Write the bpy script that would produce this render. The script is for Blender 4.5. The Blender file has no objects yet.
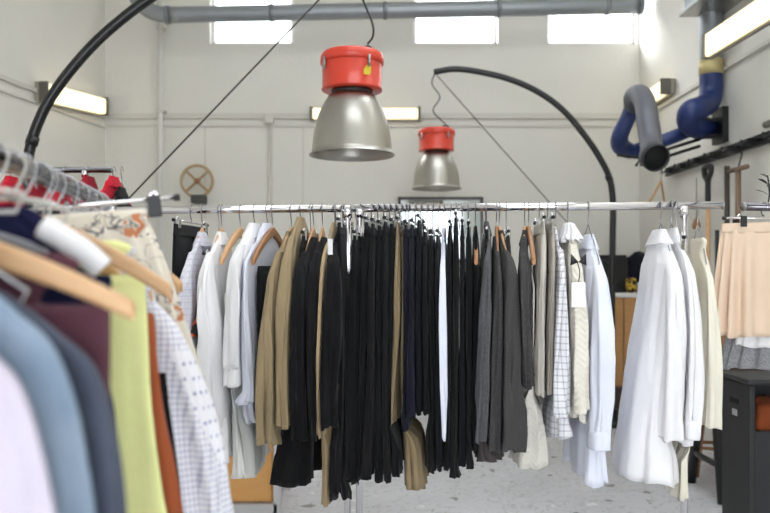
import bpy, bmesh, math, random
from mathutils import Vector, Matrix, noise
C = bpy.context.scene.collection
PI = math.pi
F, CX, HY, H = 749.0, 385.0, 269.0, 1.45          # focal length (px), optical axis, horizon, lens height

def P(x, y, d):
    """a point at distance d read off the photograph"""
    return Vector(((x-CX)/F*d, d, H+(HY-y)/F*d))

def lin(c):
    def f(v):
        v /= 255.0
        return v/12.92 if v <= .04045 else ((v+.055)/1.055)**2.4
    return (f(c[0]), f(c[1]), f(c[2]), 1)

# ------------------------------------------------------------------ materials
MATS = {}
def nt(name):
    m = bpy.data.materials.new(name); m.use_nodes = True
    t = m.node_tree; b = t.nodes['Principled BSDF']
    return m, t, b
def N(t, kind, **kw):
    n = t.nodes.new(kind)
    for k, v in kw.items():
        if k in ('op',): n.operation = v
        elif k == 'i':
            for q, w in v.items(): n.inputs[q].default_value = w
        else: setattr(n, k, v)
    return n
def ln(t, a, b): t.links.new(a, b)
def mth(t, op, a, b=None):
    n = t.nodes.new('ShaderNodeMath'); n.operation = op
    for k, v in enumerate((a, b)):
        if v is None: continue
        if hasattr(v, 'is_output'): ln(t, v, n.inputs[k])
        else: n.inputs[k].default_value = v
    return n.outputs[0]
def mixc(t, fac, a, b):
    n = t.nodes.new('ShaderNodeMix'); n.data_type = 'RGBA'
    for k, v in ((0, fac), (6, a), (7, b)):
        if hasattr(v, 'is_output'): ln(t, v, n.inputs[k])
        else: n.inputs[k].default_value = v
    return n.outputs[2]
def mat(name, rgb, rough=.6, metal=0.0, var=.06, scale=6, bump=0.0, bscale=60, emit=0, coat=0, spec=.5):
    if name in MATS: return MATS[name]
    m, t, b = nt(name)
    tc = N(t, 'ShaderNodeTexCoord'); nz = N(t, 'ShaderNodeTexNoise', i={'Scale': scale, 'Detail': 5})
    ln(t, tc.outputs['Object'], nz.inputs['Vector'])
    c = lin(rgb); lo = tuple(v*(1-var) for v in c[:3])+(1,); hi = tuple(min(1, v*(1+var)) for v in c[:3])+(1,)
    ln(t, mixc(t, nz.outputs[0], lo, hi), b.inputs['Base Color'])
    b.inputs['Roughness'].default_value = rough; b.inputs['Metallic'].default_value = metal
    b.inputs['Specular IOR Level'].default_value = spec
    b.inputs['Coat Weight'].default_value = coat
    if bump:
        n2 = N(t, 'ShaderNodeTexNoise', i={'Scale': bscale, 'Detail': 4}); ln(t, tc.outputs['Object'], n2.inputs['Vector'])
        bp = N(t, 'ShaderNodeBump', i={'Strength': bump, 'Distance': .01}); ln(t, n2.outputs[0], bp.inputs['Height'])
        ln(t, bp.outputs[0], b.inputs['Normal'])
    if emit:
        b.inputs['Emission Color'].default_value = c; b.inputs['Emission Strength'].default_value = emit
    MATS[name] = m
    return m

def cloth(name, rgb, pattern=None, rgb2=(60, 60, 70), sheen=.06, rough=.85):
    if name in MATS: return MATS[name]
    m, t, b = nt(name)
    tc = N(t, 'ShaderNodeTexCoord'); O = tc.outputs['Object']
    sp = N(t, 'ShaderNodeSeparateXYZ'); ln(t, O, sp.inputs[0])
    X, Y, Z = sp.outputs
    nz = N(t, 'ShaderNodeTexNoise', i={'Scale': 9, 'Detail': 6}); ln(t, O, nz.inputs['Vector'])
    c = lin(rgb); c2 = lin(rgb2)
    base = mixc(t, nz.outputs[0], tuple(v*.93 for v in c[:3])+(1,), tuple(min(1, v*1.06) for v in c[:3])+(1,))
    h = None
    def line(v, pitch, w):
        return mth(t, 'LESS_THAN', mth(t, 'FRACT', mth(t, 'DIVIDE', mth(t, 'ADD', v, 10.0), pitch)), w)
    S = mth(t, 'ADD', X, mth(t, 'MULTIPLY', Y, .9))
    if pattern == 'check':
        f = mth(t, 'MULTIPLY', mth(t, 'ADD', line(S, .0095, .3), line(Z, .0095, .3)), .34)
        fx = mth(t, 'SUBTRACT', mth(t, 'FRACT', mth(t, 'DIVIDE', mth(t, 'ADD', S, 10.0), .017)), .5); fz = mth(t, 'SUBTRACT', mth(t, 'FRACT', mth(t, 'DIVIDE', mth(t, 'ADD', Z, 10.0), .024)), .5)
        dd0 = mth(t, 'LESS_THAN', mth(t, 'ADD', mth(t, 'MULTIPLY', fx, fx), mth(t, 'MULTIPLY', mth(t, 'MULTIPLY', fz, fz), 2.0)), .035)
        reg = mth(t, 'GREATER_THAN', mth(t, 'ADD', X, mth(t, 'MULTIPLY', Z, .435)), .062)
        reg = mth(t, 'MULTIPLY', reg, mth(t, 'LESS_THAN', Z, -.27))
        f = mth(t, 'ADD', mth(t, 'MULTIPLY', f, mth(t, 'SUBTRACT', 1.0, reg)), mth(t, 'MULTIPLY', mth(t, 'MULTIPLY', dd0, reg), .8))
        base = mixc(t, f, base, c2)
    elif pattern == 'finecheck':
        f = mth(t, 'MULTIPLY', mth(t, 'ADD', line(S, .02, .25), line(Z, .02, .25)), .3)
        base = mixc(t, f, base, c2)
    elif pattern in ('dots', 'smalldots'):
        pk = 1.0 if pattern == 'dots' else .62
        fx = mth(t, 'SUBTRACT', mth(t, 'FRACT', mth(t, 'DIVIDE', mth(t, 'ADD', S, 10.0), .03*pk)), .5)
        fz = mth(t, 'SUBTRACT', mth(t, 'FRACT', mth(t, 'DIVIDE', mth(t, 'ADD', Z, 10.0), .022*pk)), .5)
        d = mth(t, 'ADD', mth(t, 'MULTIPLY', fx, fx), mth(t, 'MULTIPLY', fz, fz))
        base = mixc(t, mth(t, 'LESS_THAN', d, .045), base, c2)
    elif pattern == 'herring':
        zig = mth(t, 'MULTIPLY', mth(t, 'PINGPONG', mth(t, 'ADD', S, 10.0), .012), 1.0)
        f = mth(t, 'MULTIPLY', line(mth(t, 'ADD', Z, zig), .008, .5), .55)
        base = mixc(t, f, base, c2)
    elif pattern == 'marl':
        n2 = N(t, 'ShaderNodeTexNoise', i={'Scale': 160, 'Detail': 3}); ln(t, O, n2.inputs['Vector'])
        base = mixc(t, mth(t, 'MULTIPLY', mth(t, 'GREATER_THAN', n2.outputs[0], .52), .5), base, c2)
    elif pattern == 'denim':
        n2 = N(t, 'ShaderNodeTexNoise', i={'Scale': 14, 'Detail': 8}); ln(t, O, n2.inputs['Vector'])
        base = mixc(t, n2.outputs[0], base, c2)
    elif pattern == 'knit':
        zig = mth(t, 'PINGPONG', mth(t, 'ADD', S, 10.0), .02)
        h = mth(t, 'SINE', mth(t, 'MULTIPLY', mth(t, 'ADD', Z, zig), 330.0))
    elif pattern == 'print':                        # scattered ink drawings
        f = 0.0; g = 0.0
        for (u, z, r, k) in ((.07, -.07, .034, 0), (.115, -.078, .036, 1), (.162, -.12, .045, 0), (.02, -.085, .03, 1), (.09, -.16, .05, 0), (.03, -.2, .05, 1), (.15, -.22, .05, 1)):
            dx = mth(t, 'SUBTRACT', X, u); dz = mth(t, 'SUBTRACT', Z, z)
            d = mth(t, 'ADD', mth(t, 'MULTIPLY', dx, dx), mth(t, 'MULTIPLY', mth(t, 'MULTIPLY', dz, dz), 3.0))
            q = mth(t, 'LESS_THAN', d, r*r)
            if k: g = mth(t, 'ADD', q, g)
            f = mth(t, 'ADD', q, f)
        n2 = N(t, 'ShaderNodeTexNoise', i={'Scale': 34, 'Detail': 1, 'Distortion': 1.2}); ln(t, O, n2.inputs['Vector'])
        inkl = mth(t, 'LESS_THAN', mth(t, 'ABSOLUTE', mth(t, 'SUBTRACT', n2.outputs[0], .5)), .022)
        fill = mth(t, 'GREATER_THAN', n2.outputs[0], .6)
        base = mixc(t, mth(t, 'MULTIPLY', mth(t, 'MINIMUM', g, 1.0), fill), base, lin((196, 128, 92)))
        base = mixc(t, mth(t, 'MULTIPLY', mth(t, 'MINIMUM', f, 1.0), inkl), base, lin((120, 116, 118)))
    elif pattern == 'wildprint':
        n2 = N(t, 'ShaderNodeTexNoise', i={'Scale': 28, 'Detail': 2}); ln(t, O, n2.inputs['Vector'])
        base = mixc(t, mth(t, 'GREATER_THAN', n2.outputs[0], .5), base, c2)
    ln(t, base, b.inputs['Base Color'])
    b.inputs['Roughness'].default_value = rough
    b.inputs['Specular IOR Level'].default_value = .2
    b.inputs['Sheen Weight'].default_value = sheen
    wv = N(t, 'ShaderNodeTexNoise', i={'Scale': 45, 'Detail': 5}); ln(t, O, wv.inputs['Vector'])
    hh = wv.outputs[0]
    if h is not None: hh = mth(t, 'ADD', hh, h)
    bp = N(t, 'ShaderNodeBump', i={'Strength': .25, 'Distance': .006}); ln(t, hh, bp.inputs['Height'])
    ln(t, bp.outputs[0], b.inputs['Normal'])
    MATS[name] = m
    return m

def wood(name, rgb, rgb2, sc=4, rough=.45):
    if name in MATS: return MATS[name]
    m, t, b = nt(name)
    tc = N(t, 'ShaderNodeTexCoord'); mp = N(t, 'ShaderNodeMapping'); mp.inputs['Scale'].default_value = (sc*2, sc*14, sc*14)
    nz = N(t, 'ShaderNodeTexNoise', i={'Scale': 1.0, 'Detail': 6, 'Distortion': .8})
    ln(t, tc.outputs['Object'], mp.inputs[0]); ln(t, mp.outputs[0], nz.inputs['Vector'])
    ln(t, mixc(t, nz.outputs[0], lin(rgb), lin(rgb2)), b.inputs['Base Color'])
    b.inputs['Roughness'].default_value = rough
    MATS[name] = m
    return m

chrome = mat('chrome', (232, 230, 233), .1, 1.0, .03)
steel = mat('dull steel', (170, 170, 168), .3, 1.0, .08)
darkc = mat('dark chrome', (112, 110, 114), .14, 1.0, .05)
wire = mat('hook wire', (165, 165, 168), .25, 1.0, .03)
blackp = mat('black plastic', (24, 24, 26), .45, 0, .1)
blackm = mat('black painted metal', (22, 22, 24), .35, 0, .1)
wall_m = mat('painted wall', (222, 220, 213), .8, 0, .05, 1.5, .25, 22, spec=.2)
trim_m = mat('trim paint', (206, 203, 195), .7, 0, .05, 3)
galv = mat('galvanised duct', (150, 155, 160), .42, .6, .12, 5)
beech = wood('beech wood', (216, 176, 132), (196, 150, 104))
beech2 = wood('brown wood', (172, 126, 86), (148, 102, 66))
palew = wood('pale wood', (188, 164, 128), (170, 144, 106))
dullw = wood('weathered wood', (132, 108, 88), (108, 86, 68))
ply = wood('plywood', (206, 158, 104), (186, 136, 84), 1.2)

# ------------------------------------------------------------------ mesh helpers
def obj(name, bm, m, parent=None, smooth=True, loc=None):
    me = bpy.data.meshes.new(name)
    bmesh.ops.recalc_face_normals(bm, faces=bm.faces)
    bm.to_mesh(me); bm.free()
    for p in me.polygons: p.use_smooth = smooth
    for mm in (m if isinstance(m, (list, tuple)) else [m]): me.materials.append(mm)
    o = bpy.data.objects.new(name, me); C.objects.link(o)
    if parent: o.parent = parent
    if loc is not None: o.location = loc
    return o
def tag(o, label, cat, group=None):
    o['label'] = label; o['category'] = cat
    if group: o['group'] = group
    return o
def thing(name, label, cat, loc=(0, 0, 0), rotz=0, group=None):
    o = bpy.data.objects.new(name, None); C.objects.link(o); o.empty_display_size = .1
    o.location = loc; o.rotation_euler = (0, 0, rotz)
    return tag(o, label, cat, group)
def struct(name, bm, m, smooth=False):
    o = obj(name, bm, m, None, smooth); o['kind'] = 'structure'; return o
def box(bm, lo, hi, bev=0, M=None):
    lo, hi = Vector(lo), Vector(hi)
    r = bmesh.ops.create_cube(bm, size=1)
    vs = r['verts']; c = (lo+hi)/2; s = hi-lo
    for v in vs: v.co = Vector((v.co.x*s.x, v.co.y*s.y, v.co.z*s.z))+c
    if bev:
        es = list({e for v in vs for e in v.link_edges})
        q = bmesh.ops.bevel(bm, geom=es, offset=bev, segments=2, affect='EDGES', profile=.6)
        vs = q['verts']
        if M is not None:
            allv = {v for f in q['faces'] for v in f.verts}
            vs = list(allv)
    if M is not None:
        for v in vs: v.co = M @ v.co
    return bm
def BM(): return bmesh.new()
def bx(lo, hi, bev=0): return box(BM(), lo, hi, bev)
def catmull(pts, n=6):
    pts = [Vector(p) for p in pts]
    if len(pts) < 3: return pts
    out = []
    for i in range(len(pts)-1):
        p0 = pts[max(i-1, 0)]; p1 = pts[i]; p2 = pts[i+1]; p3 = pts[min(i+2, len(pts)-1)]
        for k in range(n):
            t = k/n
            out.append(.5*((2*p1)+(p2-p0)*t+(2*p0-5*p1+4*p2-p3)*t*t+(3*p1-p0-3*p2+p3)*t**3))
    out.append(pts[-1]); return out
def tube(bm, pts, r, seg=10, sm=0, caps=True, ribs=0):
    if sm: pts = catmull(pts, sm)
    pts = [Vector(p) for p in pts]; n = len(pts)
    rs = r if isinstance(r, (list, tuple)) else [r]*n
    if len(rs) != n:
        rs = [rs[min(int(i/(n-1)*(len(rs)-1)), len(rs)-2)]*(1-((i/(n-1)*(len(rs)-1)) - min(int(i/(n-1)*(len(rs)-1)), len(rs)-2)))
              + rs[min(int(i/(n-1)*(len(rs)-1)), len(rs)-2)+1]*((i/(n-1)*(len(rs)-1)) - min(int(i/(n-1)*(len(rs)-1)), len(rs)-2)) for i in range(n)]
    tg = [(pts[min(i+1, n-1)]-pts[max(i-1, 0)]).normalized() for i in range(n)]
    a = Vector((0, 0, 1)) if abs(tg[0].z) < .9 else Vector((1, 0, 0))
    nx = tg[0].cross(a).normalized()
    rings = []
    for i in range(n):
        nx = (nx-tg[i]*nx.dot(tg[i])).normalized(); ny = tg[i].cross(nx)
        rr = rs[i]*(1+(.035 if (ribs and i % 2) else 0))
        rings.append([bm.verts.new(pts[i]+rr*(math.cos(2*PI*k/seg)*nx+math.sin(2*PI*k/seg)*ny)) for k in range(seg)])
    for i in range(n-1):
        for k in range(seg):
            bm.faces.new((rings[i][k], rings[i][(k+1) % seg], rings[i+1][(k+1) % seg], rings[i+1][k]))
    if caps:
        bm.faces.new(rings[0][::-1]); bm.faces.new(rings[-1])
    return bm
def lathe(bm, prof, seg=40, c=(0, 0, 0)):
    rings = []
    c = Vector(c)
    for (r, z) in prof:
        if r < 1e-5: rings.append([bm.verts.new(c+Vector((0, 0, z)))])
        else: rings.append([bm.verts.new(c+Vector((r*math.cos(2*PI*k/seg), r*math.sin(2*PI*k/seg), z))) for k in range(seg)])
    for a, b in zip(rings, rings[1:]):
        for k in range(seg):
            q = (k+1) % seg
            if len(a) == 1 and len(b) == 1: continue
            if len(a) == 1: bm.faces.new((a[0], b[q], b[k]))
            elif len(b) == 1: bm.faces.new((a[k], a[q], b[0]))
            else: bm.faces.new((a[k], a[q], b[q], b[k]))
    return bm
def prism(bm, poly, v0, v1):
    """outline in local x-z, extruded along local y"""
    a = [bm.verts.new((x, v0, z)) for x, z in poly]; b = [bm.verts.new((x, v1, z)) for x, z in poly]
    n = len(poly)
    bm.faces.new(a); bm.faces.new(b[::-1])
    for i in range(n): bm.faces.new((a[i], b[i], b[(i+1) % n], a[(i+1) % n]))
    return bm
def bevel_mod(o, w=.003, s=2):
    m = o.modifiers.new('bevel', 'BEVEL'); m.width = w; m.segments = s; m.limit_method = 'ANGLE'; return o

# ------------------------------------------------------------------ cloth lofts
def sgnpow(v, e): return math.copysign(abs(v)**e, v)
def loft(name, rows, m, parent, seg=48, M=30, fold=.004, wave=.004, fr=3.0, seed=0, cap=True, hem=.006, thick=.0014, grow=1.0, crease=.003):
    rng = random.Random(seed*7919+13)
    ph = [rng.uniform(0, 2*PI) for _ in range(8)]
    ph[2], ph[3] = 1.1, 2.3            # neighbours fall into the same drape
    k1 = rng.choice((5, 6, 7)); k2 = rng.choice((9, 11, 13))
    pts = [Vector((r[0], r[1], r[2])) for r in rows]
    n = len(rows)
    # sample rows evenly in arc, Catmull on every channel
    def samp(t):
        x = t*(n-1); i = min(int(x), n-2); f = x-i
        def g(c):
            p0, p1, p2, p3 = rows[max(i-1, 0)][c], rows[i][c], rows[i+1][c], rows[min(i+2, n-1)][c]
            return .5*((2*p1)+(p2-p0)*f+(2*p0-5*p1+4*p2-p3)*f*f+(3*p1-p0-3*p2+p3)*f**3)
        return [g(c) for c in range(5)]
    ztop, zbot = rows[0][0], rows[-1][0]
    L = max(.001, ztop-zbot)
    bm = BM(); rings = []
    for j in range(M+1):
        z, cu, cv, hu, hv = samp(j/M)
        s = min(1, max(0, (ztop-z)/L)); g = s**grow
        ring = []
        for i in range(seg):
            th = 2*PI*i/seg; c, sn = math.cos(th), math.sin(th)
            u = hu*sgnpow(c, .75); v = hv*sgnpow(sn, .75)
            rad = fold*g*(math.sin(k1*th+ph[0]+3*z)+.6*math.sin(k2*th+ph[1]-4*z))
            v += rad*sn*1.2; u += rad*c
            w = wave*g*(math.sin(fr*2*PI*u/.2+ph[2]+2.2*z)+.5*math.sin(fr*1.7*2*PI*u/.2+ph[3]-3*z))
            cr = min(crease, .4*hv)*(.25+.75*min(1, s*3))
            q = Vector((c*1.5+seed*3.1, sn*1.5, z*2.6+seed)); q2 = Vector((c*3.6+seed*1.7, sn*3.6, z*4.2-seed))
            nn = noise.noise(q)*cr*2.0+(.35-abs(noise.noise(q2)))*cr*1.3
            zz = z+(s**3)*hem*(math.sin(2*th+ph[4])+.6*math.sin(5*th+ph[5]))
            ring.append(bm.verts.new((cu+u+nn*c, cv+v+w+nn*(1.0 if sn >= 0 else -.7), zz)))
        rings.append(ring)
    for j in range(M):
        for i in range(seg):
            k = (i+1) % seg
            bm.faces.new((rings[j][i], rings[j][k], rings[j+1][k], rings[j+1][i]))
    if cap:
        z, cu, cv, hu, hv = rows[0]
        cvt = bm.verts.new((cu, cv, z+min(.006, hv*.3)))
        for i in range(seg): bm.faces.new((rings[0][(i+1) % seg], rings[0][i], cvt))
    o = obj(name, bm, m, parent)
    sm = o.modifiers.new('cloth', 'SOLIDIFY'); sm.thickness = thick; sm.offset = -1
    return o

# ------------------------------------------------------------------ rails (frames for hanging)
import numpy as np
def settle(rail, items, posts=(), q0=-.36, q1=.36, dq=.018, z0=-1.25, z1=.1, dz=.022, eps=.0016, mt=.005):
    """clothes crowded on one rail press each other flat instead of passing through one another"""
    o = rail.a; e1 = (rail.b-rail.a).normalized(); e2 = Vector((-e1.y, e1.x))
    items = sorted(items, key=lambda t: (Vector(t.location[:2])-o).dot(e1))
    NQ, NZ = int((q1-q0)/dq)+1, int((z1-z0)/dz)+1
    data = []
    for t in items:
        Mt = Matrix.Translation(t.location) @ t.rotation_euler.to_matrix().to_4x4()
        R = np.array(Mt)
        lo = np.full((NQ, NZ), 1e9); hi = np.full((NQ, NZ), -1e9); meshes = []
        for ob in [c for c in bpy.data.objects if c.type == 'MESH' and (c.parent == t or (c.parent and c.parent.parent == t))]:
            me = ob.data; n = len(me.vertices); co = np.empty(n*3); me.vertices.foreach_get('co', co); co = co.reshape(-1, 3)
            w = co @ R[:3, :3].T + R[:3, 3]
            S = (w[:, 0]-o.x)*e1.x+(w[:, 1]-o.y)*e1.y; Q = (w[:, 0]-o.x)*e2.x+(w[:, 1]-o.y)*e2.y; Z = w[:, 2]-rail.z
            meshes.append((ob, w, S, Q, Z))
            fs = [p.vertices[:] for p in me.polygons if len(p.vertices) == 4]
            fa = np.array(fs, dtype=int) if fs else np.zeros((0, 4), int)
            A = np.stack([S, Q, Z], 1)
            for a in np.linspace(0, 1, 4):
                for b in np.linspace(0, 1, 4):
                    p = (A[fa[:, 0]]*(1-a)+A[fa[:, 1]]*a)*(1-b)+(A[fa[:, 3]]*(1-a)+A[fa[:, 2]]*a)*b
                    iq = np.clip(np.rint((p[:, 1]-q0)/dq).astype(int), 0, NQ-1); iz = np.clip(np.rint((p[:, 2]-z0)/dz).astype(int), 0, NZ-1)
                    np.minimum.at(lo, (iq, iz), p[:, 0]); np.maximum.at(hi, (iq, iz), p[:, 0])
        for _ in range(1):
            l2, h2 = lo.copy(), hi.copy()
            for a in (-1, 0, 1):
                for b in (-1, 0, 1):
                    l2 = np.minimum(l2, np.roll(np.roll(lo, a, 0), b, 1)); h2 = np.maximum(h2, np.roll(np.roll(hi, a, 0), b, 1))
            lo, hi = l2, h2
        data.append([t, lo, hi, meshes])
    K = len(data); LO = np.stack([d[1] for d in data]); HI = np.stack([d[2] for d in data])
    DL = np.zeros_like(LO); DH = np.zeros_like(HI); ok = LO < HI
    for iq in range(NQ):
        q = q0+iq*dq
        for iz in range(NZ):
            ks = [k for k in range(K) if ok[k, iq, iz]]
            if not ks: continue
            iv = [[LO[k, iq, iz], HI[k, iq, iz], k] for k in ks]
            if abs(q) < .045:
                for ps in posts: iv.append([ps-.0175, ps+.0175, -1])
                def key(v):
                    if v[2] < 0: return (v[0]+v[1])/2
                    c = data[v[2]][0].location; return (Vector(c[:2])-o).dot(e1)
                iv.sort(key=key)
            n = len(iv); b = [0.0]*(n+1); b[0] = -1e9; b[n] = 1e9
            for k in range(1, n):
                b[k] = (iv[k-1][1]+iv[k][0])/2
                if iv[k-1][2] < 0: b[k] = max(b[k], iv[k-1][1])
                elif iv[k][2] < 0: b[k] = min(b[k], iv[k][0])
            f = b[:]; r = b[:]
            for k in range(1, n): f[k] = max(f[k], f[k-1]+mt)
            for k in range(n-1, 0, -1): r[k] = min(r[k], r[k+1]-mt)
            b = [(x+y)/2 for x, y in zip(f, r)]
            for k in range(n):
                if iv[k][2] < 0: continue
                i = iv[k][2]
                nl, nh = max(iv[k][0], b[k]+eps), min(iv[k][1], b[k+1]-eps)
                if nh-nl < mt*.4:
                    c = min(max((nl+nh)/2, b[k]+mt*.3), b[k+1]-mt*.3); nl, nh = c-mt*.2, c+mt*.2
                DL[i, iq, iz] = nl-iv[k][0]; DH[i, iq, iz] = nh-iv[k][1]
    for i, (t, lo, hi, meshes) in enumerate(data):
        m = ok[i].astype(float)
        fields = []
        for fld in (DL[i], DH[i], np.where(ok[i], lo, 0), np.where(ok[i], hi, 0)):
            for it in range(5):                                  # soften, and spread past the edges
                num = np.zeros_like(fld); den = np.zeros_like(fld); mm = m if it == 0 else np.where(np.abs(den0) > 0, 1.0, 0.0)
                for a in (-1, 0, 1):
                    for b in (-1, 0, 1):
                        wgt = (2-abs(a))*(2-abs(b))
                        num += wgt*np.roll(np.roll(fld*mm, a, 0), b, 1); den += wgt*np.roll(np.roll(mm, a, 0), b, 1)
                den0 = den; new = np.where(den > 0, num/np.maximum(den, 1e-9), 0)
                keep = it >= 1 if fields.__len__() < 2 else it >= 0
                fld = np.where((m > 0) & keep & (it > 0), fld, new) if it > 0 else (np.where(m > 0, .5*fld+.5*new, new) if len(fields) < 2 else np.where(m > 0, fld, new))
            fields.append(fld)
        dl, dh, l_, h_ = fields
        for ob, w, S, Q, Z in meshes:
            x = np.clip((Q-q0)/dq, 0, NQ-1.001); y = np.clip((Z-z0)/dz, 0, NZ-1.001); ix = x.astype(int); iy = y.astype(int); fx = x-ix; fy = y-iy
            def smp(f): return (f[ix, iy]*(1-fx)+f[ix+1, iy]*fx)*(1-fy)+(f[ix, iy+1]*(1-fx)+f[ix+1, iy+1]*fx)*fy
            a, b_, c, d = smp(dl), smp(dh), smp(l_), smp(h_)
            tt = np.clip((S-c)/np.maximum(d-c, 1e-4), 0, 1)
            ds = a*(1-tt)+b_*tt
            w2 = w.copy(); w2[:, 0] += ds*e1.x; w2[:, 1] += ds*e1.y
            Mt = Matrix.Translation(t.location) @ t.rotation_euler.to_matrix().to_4x4(); Ri = np.array(Mt.inverted())
            loc = w2 @ Ri[:3, :3].T + Ri[:3, 3]
            ob.data.vertices.foreach_set('co', loc.astype(np.float32).ravel()); ob.data.update()

HUNG = {}
class Rail:
    def __init__(s, a, b, z, uang, r=.0135):
        s.a, s.b, s.z, s.uang, s.r = Vector(a), Vector(b), z, uang, r
        s.n = 0
    def at(s, t): return s.a+(s.b-s.a)*t
    def solve(s, x, W, yaw):
        k = (x-CX)/F; a = s.uang+yaw; dx, dy = math.cos(a)*W, math.sin(a)*W
        D = s.b-s.a
        t = (k*(s.a.y+dy)-s.a.x-dx)/(D.x-k*D.y)
        p = s.at(t)
        return Vector((p.x, p.y, s.z)), p.y+dy

def hook_pts(r, zb):
    R = r+(.0022 if r < .014 else .0075); dz = -(R-r-.0021)
    pts = [(0, 0, zb), (0, 0, zb*.72), (R*.45, 0, -R*1.75)]
    for k in range(0, 9):
        a = -.35+(PI+.75)*k/8
        pts.append((R*math.cos(a), 0, R*math.sin(a)+dz))
    return pts
def add_hook(root, r, zb=-.075, m=None, name='hook', hrot=0):
    o = obj(name, tube(BM(), hook_pts(r, zb), .0019, 7, 3), m or wire, root); o.rotation_euler.z = hrot; return o

def wood_hanger(loc, rot, label, W=.215, m=None, tk=.007, drop=.115, r=.0135, group='wooden hangers', ht=.034, zt=-.062, roll=0):
    t = thing('wooden_hanger', label, 'hanger', loc, rot, group); t.rotation_euler.y = roll
    m = m or beech
    top, bot = [], []
    for i in range(-12, 13):
        q = i/12; a = abs(q)
        z = zt-drop*(.5*a+.5*a**1.8)
        top.append((W*q, z)); bot.append((W*q, z-ht*(1-.35*a)))
    o = obj('shoulder_bar', prism(BM(), top+bot[::-1], -tk, tk), m, t, False); bevel_mod(o, .005, 3)
    add_hook(t, r, zt-.006)
    return t
def clip_hanger(loc, rot, label, W=.18, r=.0135, group='clip hangers', zb=-.045, pos=.8, m=None, roll=0, ch=.03, jaw=.0035, hrot=0):
    t = thing('clip_hanger', label, 'hanger', loc, rot, group); t.rotation_euler.y = roll
    obj('bar', tube(BM(), [(-W, 0, zb), (W, 0, zb)], .0032, 8), chrome, t)
    for s in (-1, 1):
        obj('end_cap', tube(BM(), [(s*(W-.002), 0, zb), (s*(W+.008), 0, zb)], .006, 8), blackp, t)
        bm = BM(); c = s*W*pos
        box(bm, (c-.011, -jaw-.0021, zb-ch), (c+.011, -jaw, zb+.006), .001); box(bm, (c-.011, jaw, zb-ch), (c+.011, jaw+.0021, zb+.006), .001)
        k = obj('clip', bm, m or blackp, t, False)
        obj('clip_spring', tube(BM(), [(c-.008, 0, zb+.004), (c, 0, zb+.012), (c+.008, 0, zb+.004)], .004, 8, 3), chrome, k)
    add_hook(t, r, zb, hrot=hrot)
    return t
def wire_hanger(loc, rot, label, W=.2, r=.0135, group='wire hangers', m=None, zt=-.06, drop=.13, rad=.0018, yaw=0):
    t = thing('wire_hanger', label, 'hanger', loc, rot, group)
    m = m or wire
    pts = [(0, 0, zt), (W*.5, 0, zt-drop*.45), (W, 0, zt-drop), (W*.9, 0, zt-drop-.02), (0, 0, zt-drop-.022), (-W*.9, 0, zt-drop-.02), (-W, 0, zt-drop), (-W*.5, 0, zt-drop*.45), (0, 0, zt)]
    obj('wire_frame', tube(BM(), pts, rad, 7), m, t)
    add_hook(t, r, zt, m)
    return t

def spine(lean, s): return lean*(s**1.25)

# garments: u (local x) along the hanger, v (local y) along the rail
def g_top(kind, t, m, W, T, zt, zh, Tb, lean, seed, sl=.56, sleeve=True, collar=True, flare=1.0, fold=.006, wave=.006, m2=None, cuff=False, sw=.048, hem=.008, Wn=.055, sdrop=.115, slean=None, sout=0, ms=None):
    L = zt-zh
    def cv(z): return spine(lean, (zt-z)/L)
    rows = []
    for dz, fu, fv in ((0, None, .5), (.012, None, .58), (.045, .6, .68), (.085, .9, .78), (sdrop, 1.0, .88)):
        z = zt-dz; hu = (Wn if dz == 0 else Wn+.02) if fu is None else W*fu
        rows.append((z, 0, cv(z), hu, T*fv))
    for f in (.3, .45, .6, .8, 1.0):
        z = zt-sdrop-(L-sdrop)*f
        rows.append((z, 0, cv(z), W*(.93+(flare-.93)*f), T*.9+(Tb-T*.9)*f**.8))
    loft('torso' if kind != 'dress' else 'dress_body', rows, m, t, seg=56, M=36, fold=fold, wave=wave, seed=seed, hem=hem, crease=.013, cap=False)
    if collar:
        loft('collar', [(zt+.02, 0, 0, Wn*.8, T*.4), (zt+.006, 0, 0, Wn*.95, T*.55), (zt-.018, 0, cv(zt-.018), Wn*1.36, T*.7+.003), (zt-.03, 0, cv(zt-.03), Wn*1.5, T*.8+.004)], m2 or m, t, seg=32, M=10, fold=.0, wave=0, seed=seed+5, cap=False, hem=.002, crease=.001)
    if sleeve:
        sl_ = slean if slean is not None else lean*.8
        for s in (-1, 1):
            z0 = zt-.075
            def c2(z): return sl_*((z0-z)/max(L, .01))**1.15 if z < z0 else 0
            rr = []
            for dz, du, hu, hv in ((-.02, -.06, .02, .42), (.02, -.03, .034, .55), (.07, -.002, .044, .7), (.2, .014+sout*.25, .05, .86), (.36, .012+sout*.55, .047, .92), (sl-.06, .0+sout*.93, .046, .9), (sl, -.004+sout, .045, .9)):
                z = z0-dz*(sl/.56) if dz < sl-.1 else z0-dz
                rr.append((z, s*(W+du), c2(z), hu*sw/.048, max(.011, min(.036, T+(Tb-T)*min(1, max(0, dz)/.6))*hv)))
            o = loft('sleeve', rr, ms or m, t, seg=40, M=32, fold=.003, wave=.003, fr=4, seed=seed+11*s, hem=.006, crease=.012)
            if cuff:
                zc = rr[-1][0]; q = rr[-1]
                loft('cuff', [(zc+.055, q[1], c2(zc+.055), q[3]*1.06+.002, q[4]*1.06+.002), (zc+.02, q[1], c2(zc), q[3]*1.08+.002, q[4]*1.06+.002), (zc-.004, q[1], c2(zc), q[3]*1.08+.002, q[4]*1.06+.002)], m2 or m, o, seg=28, M=5, fold=.001, wave=0, seed=seed, cap=False, hem=.001, crease=.001)

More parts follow.
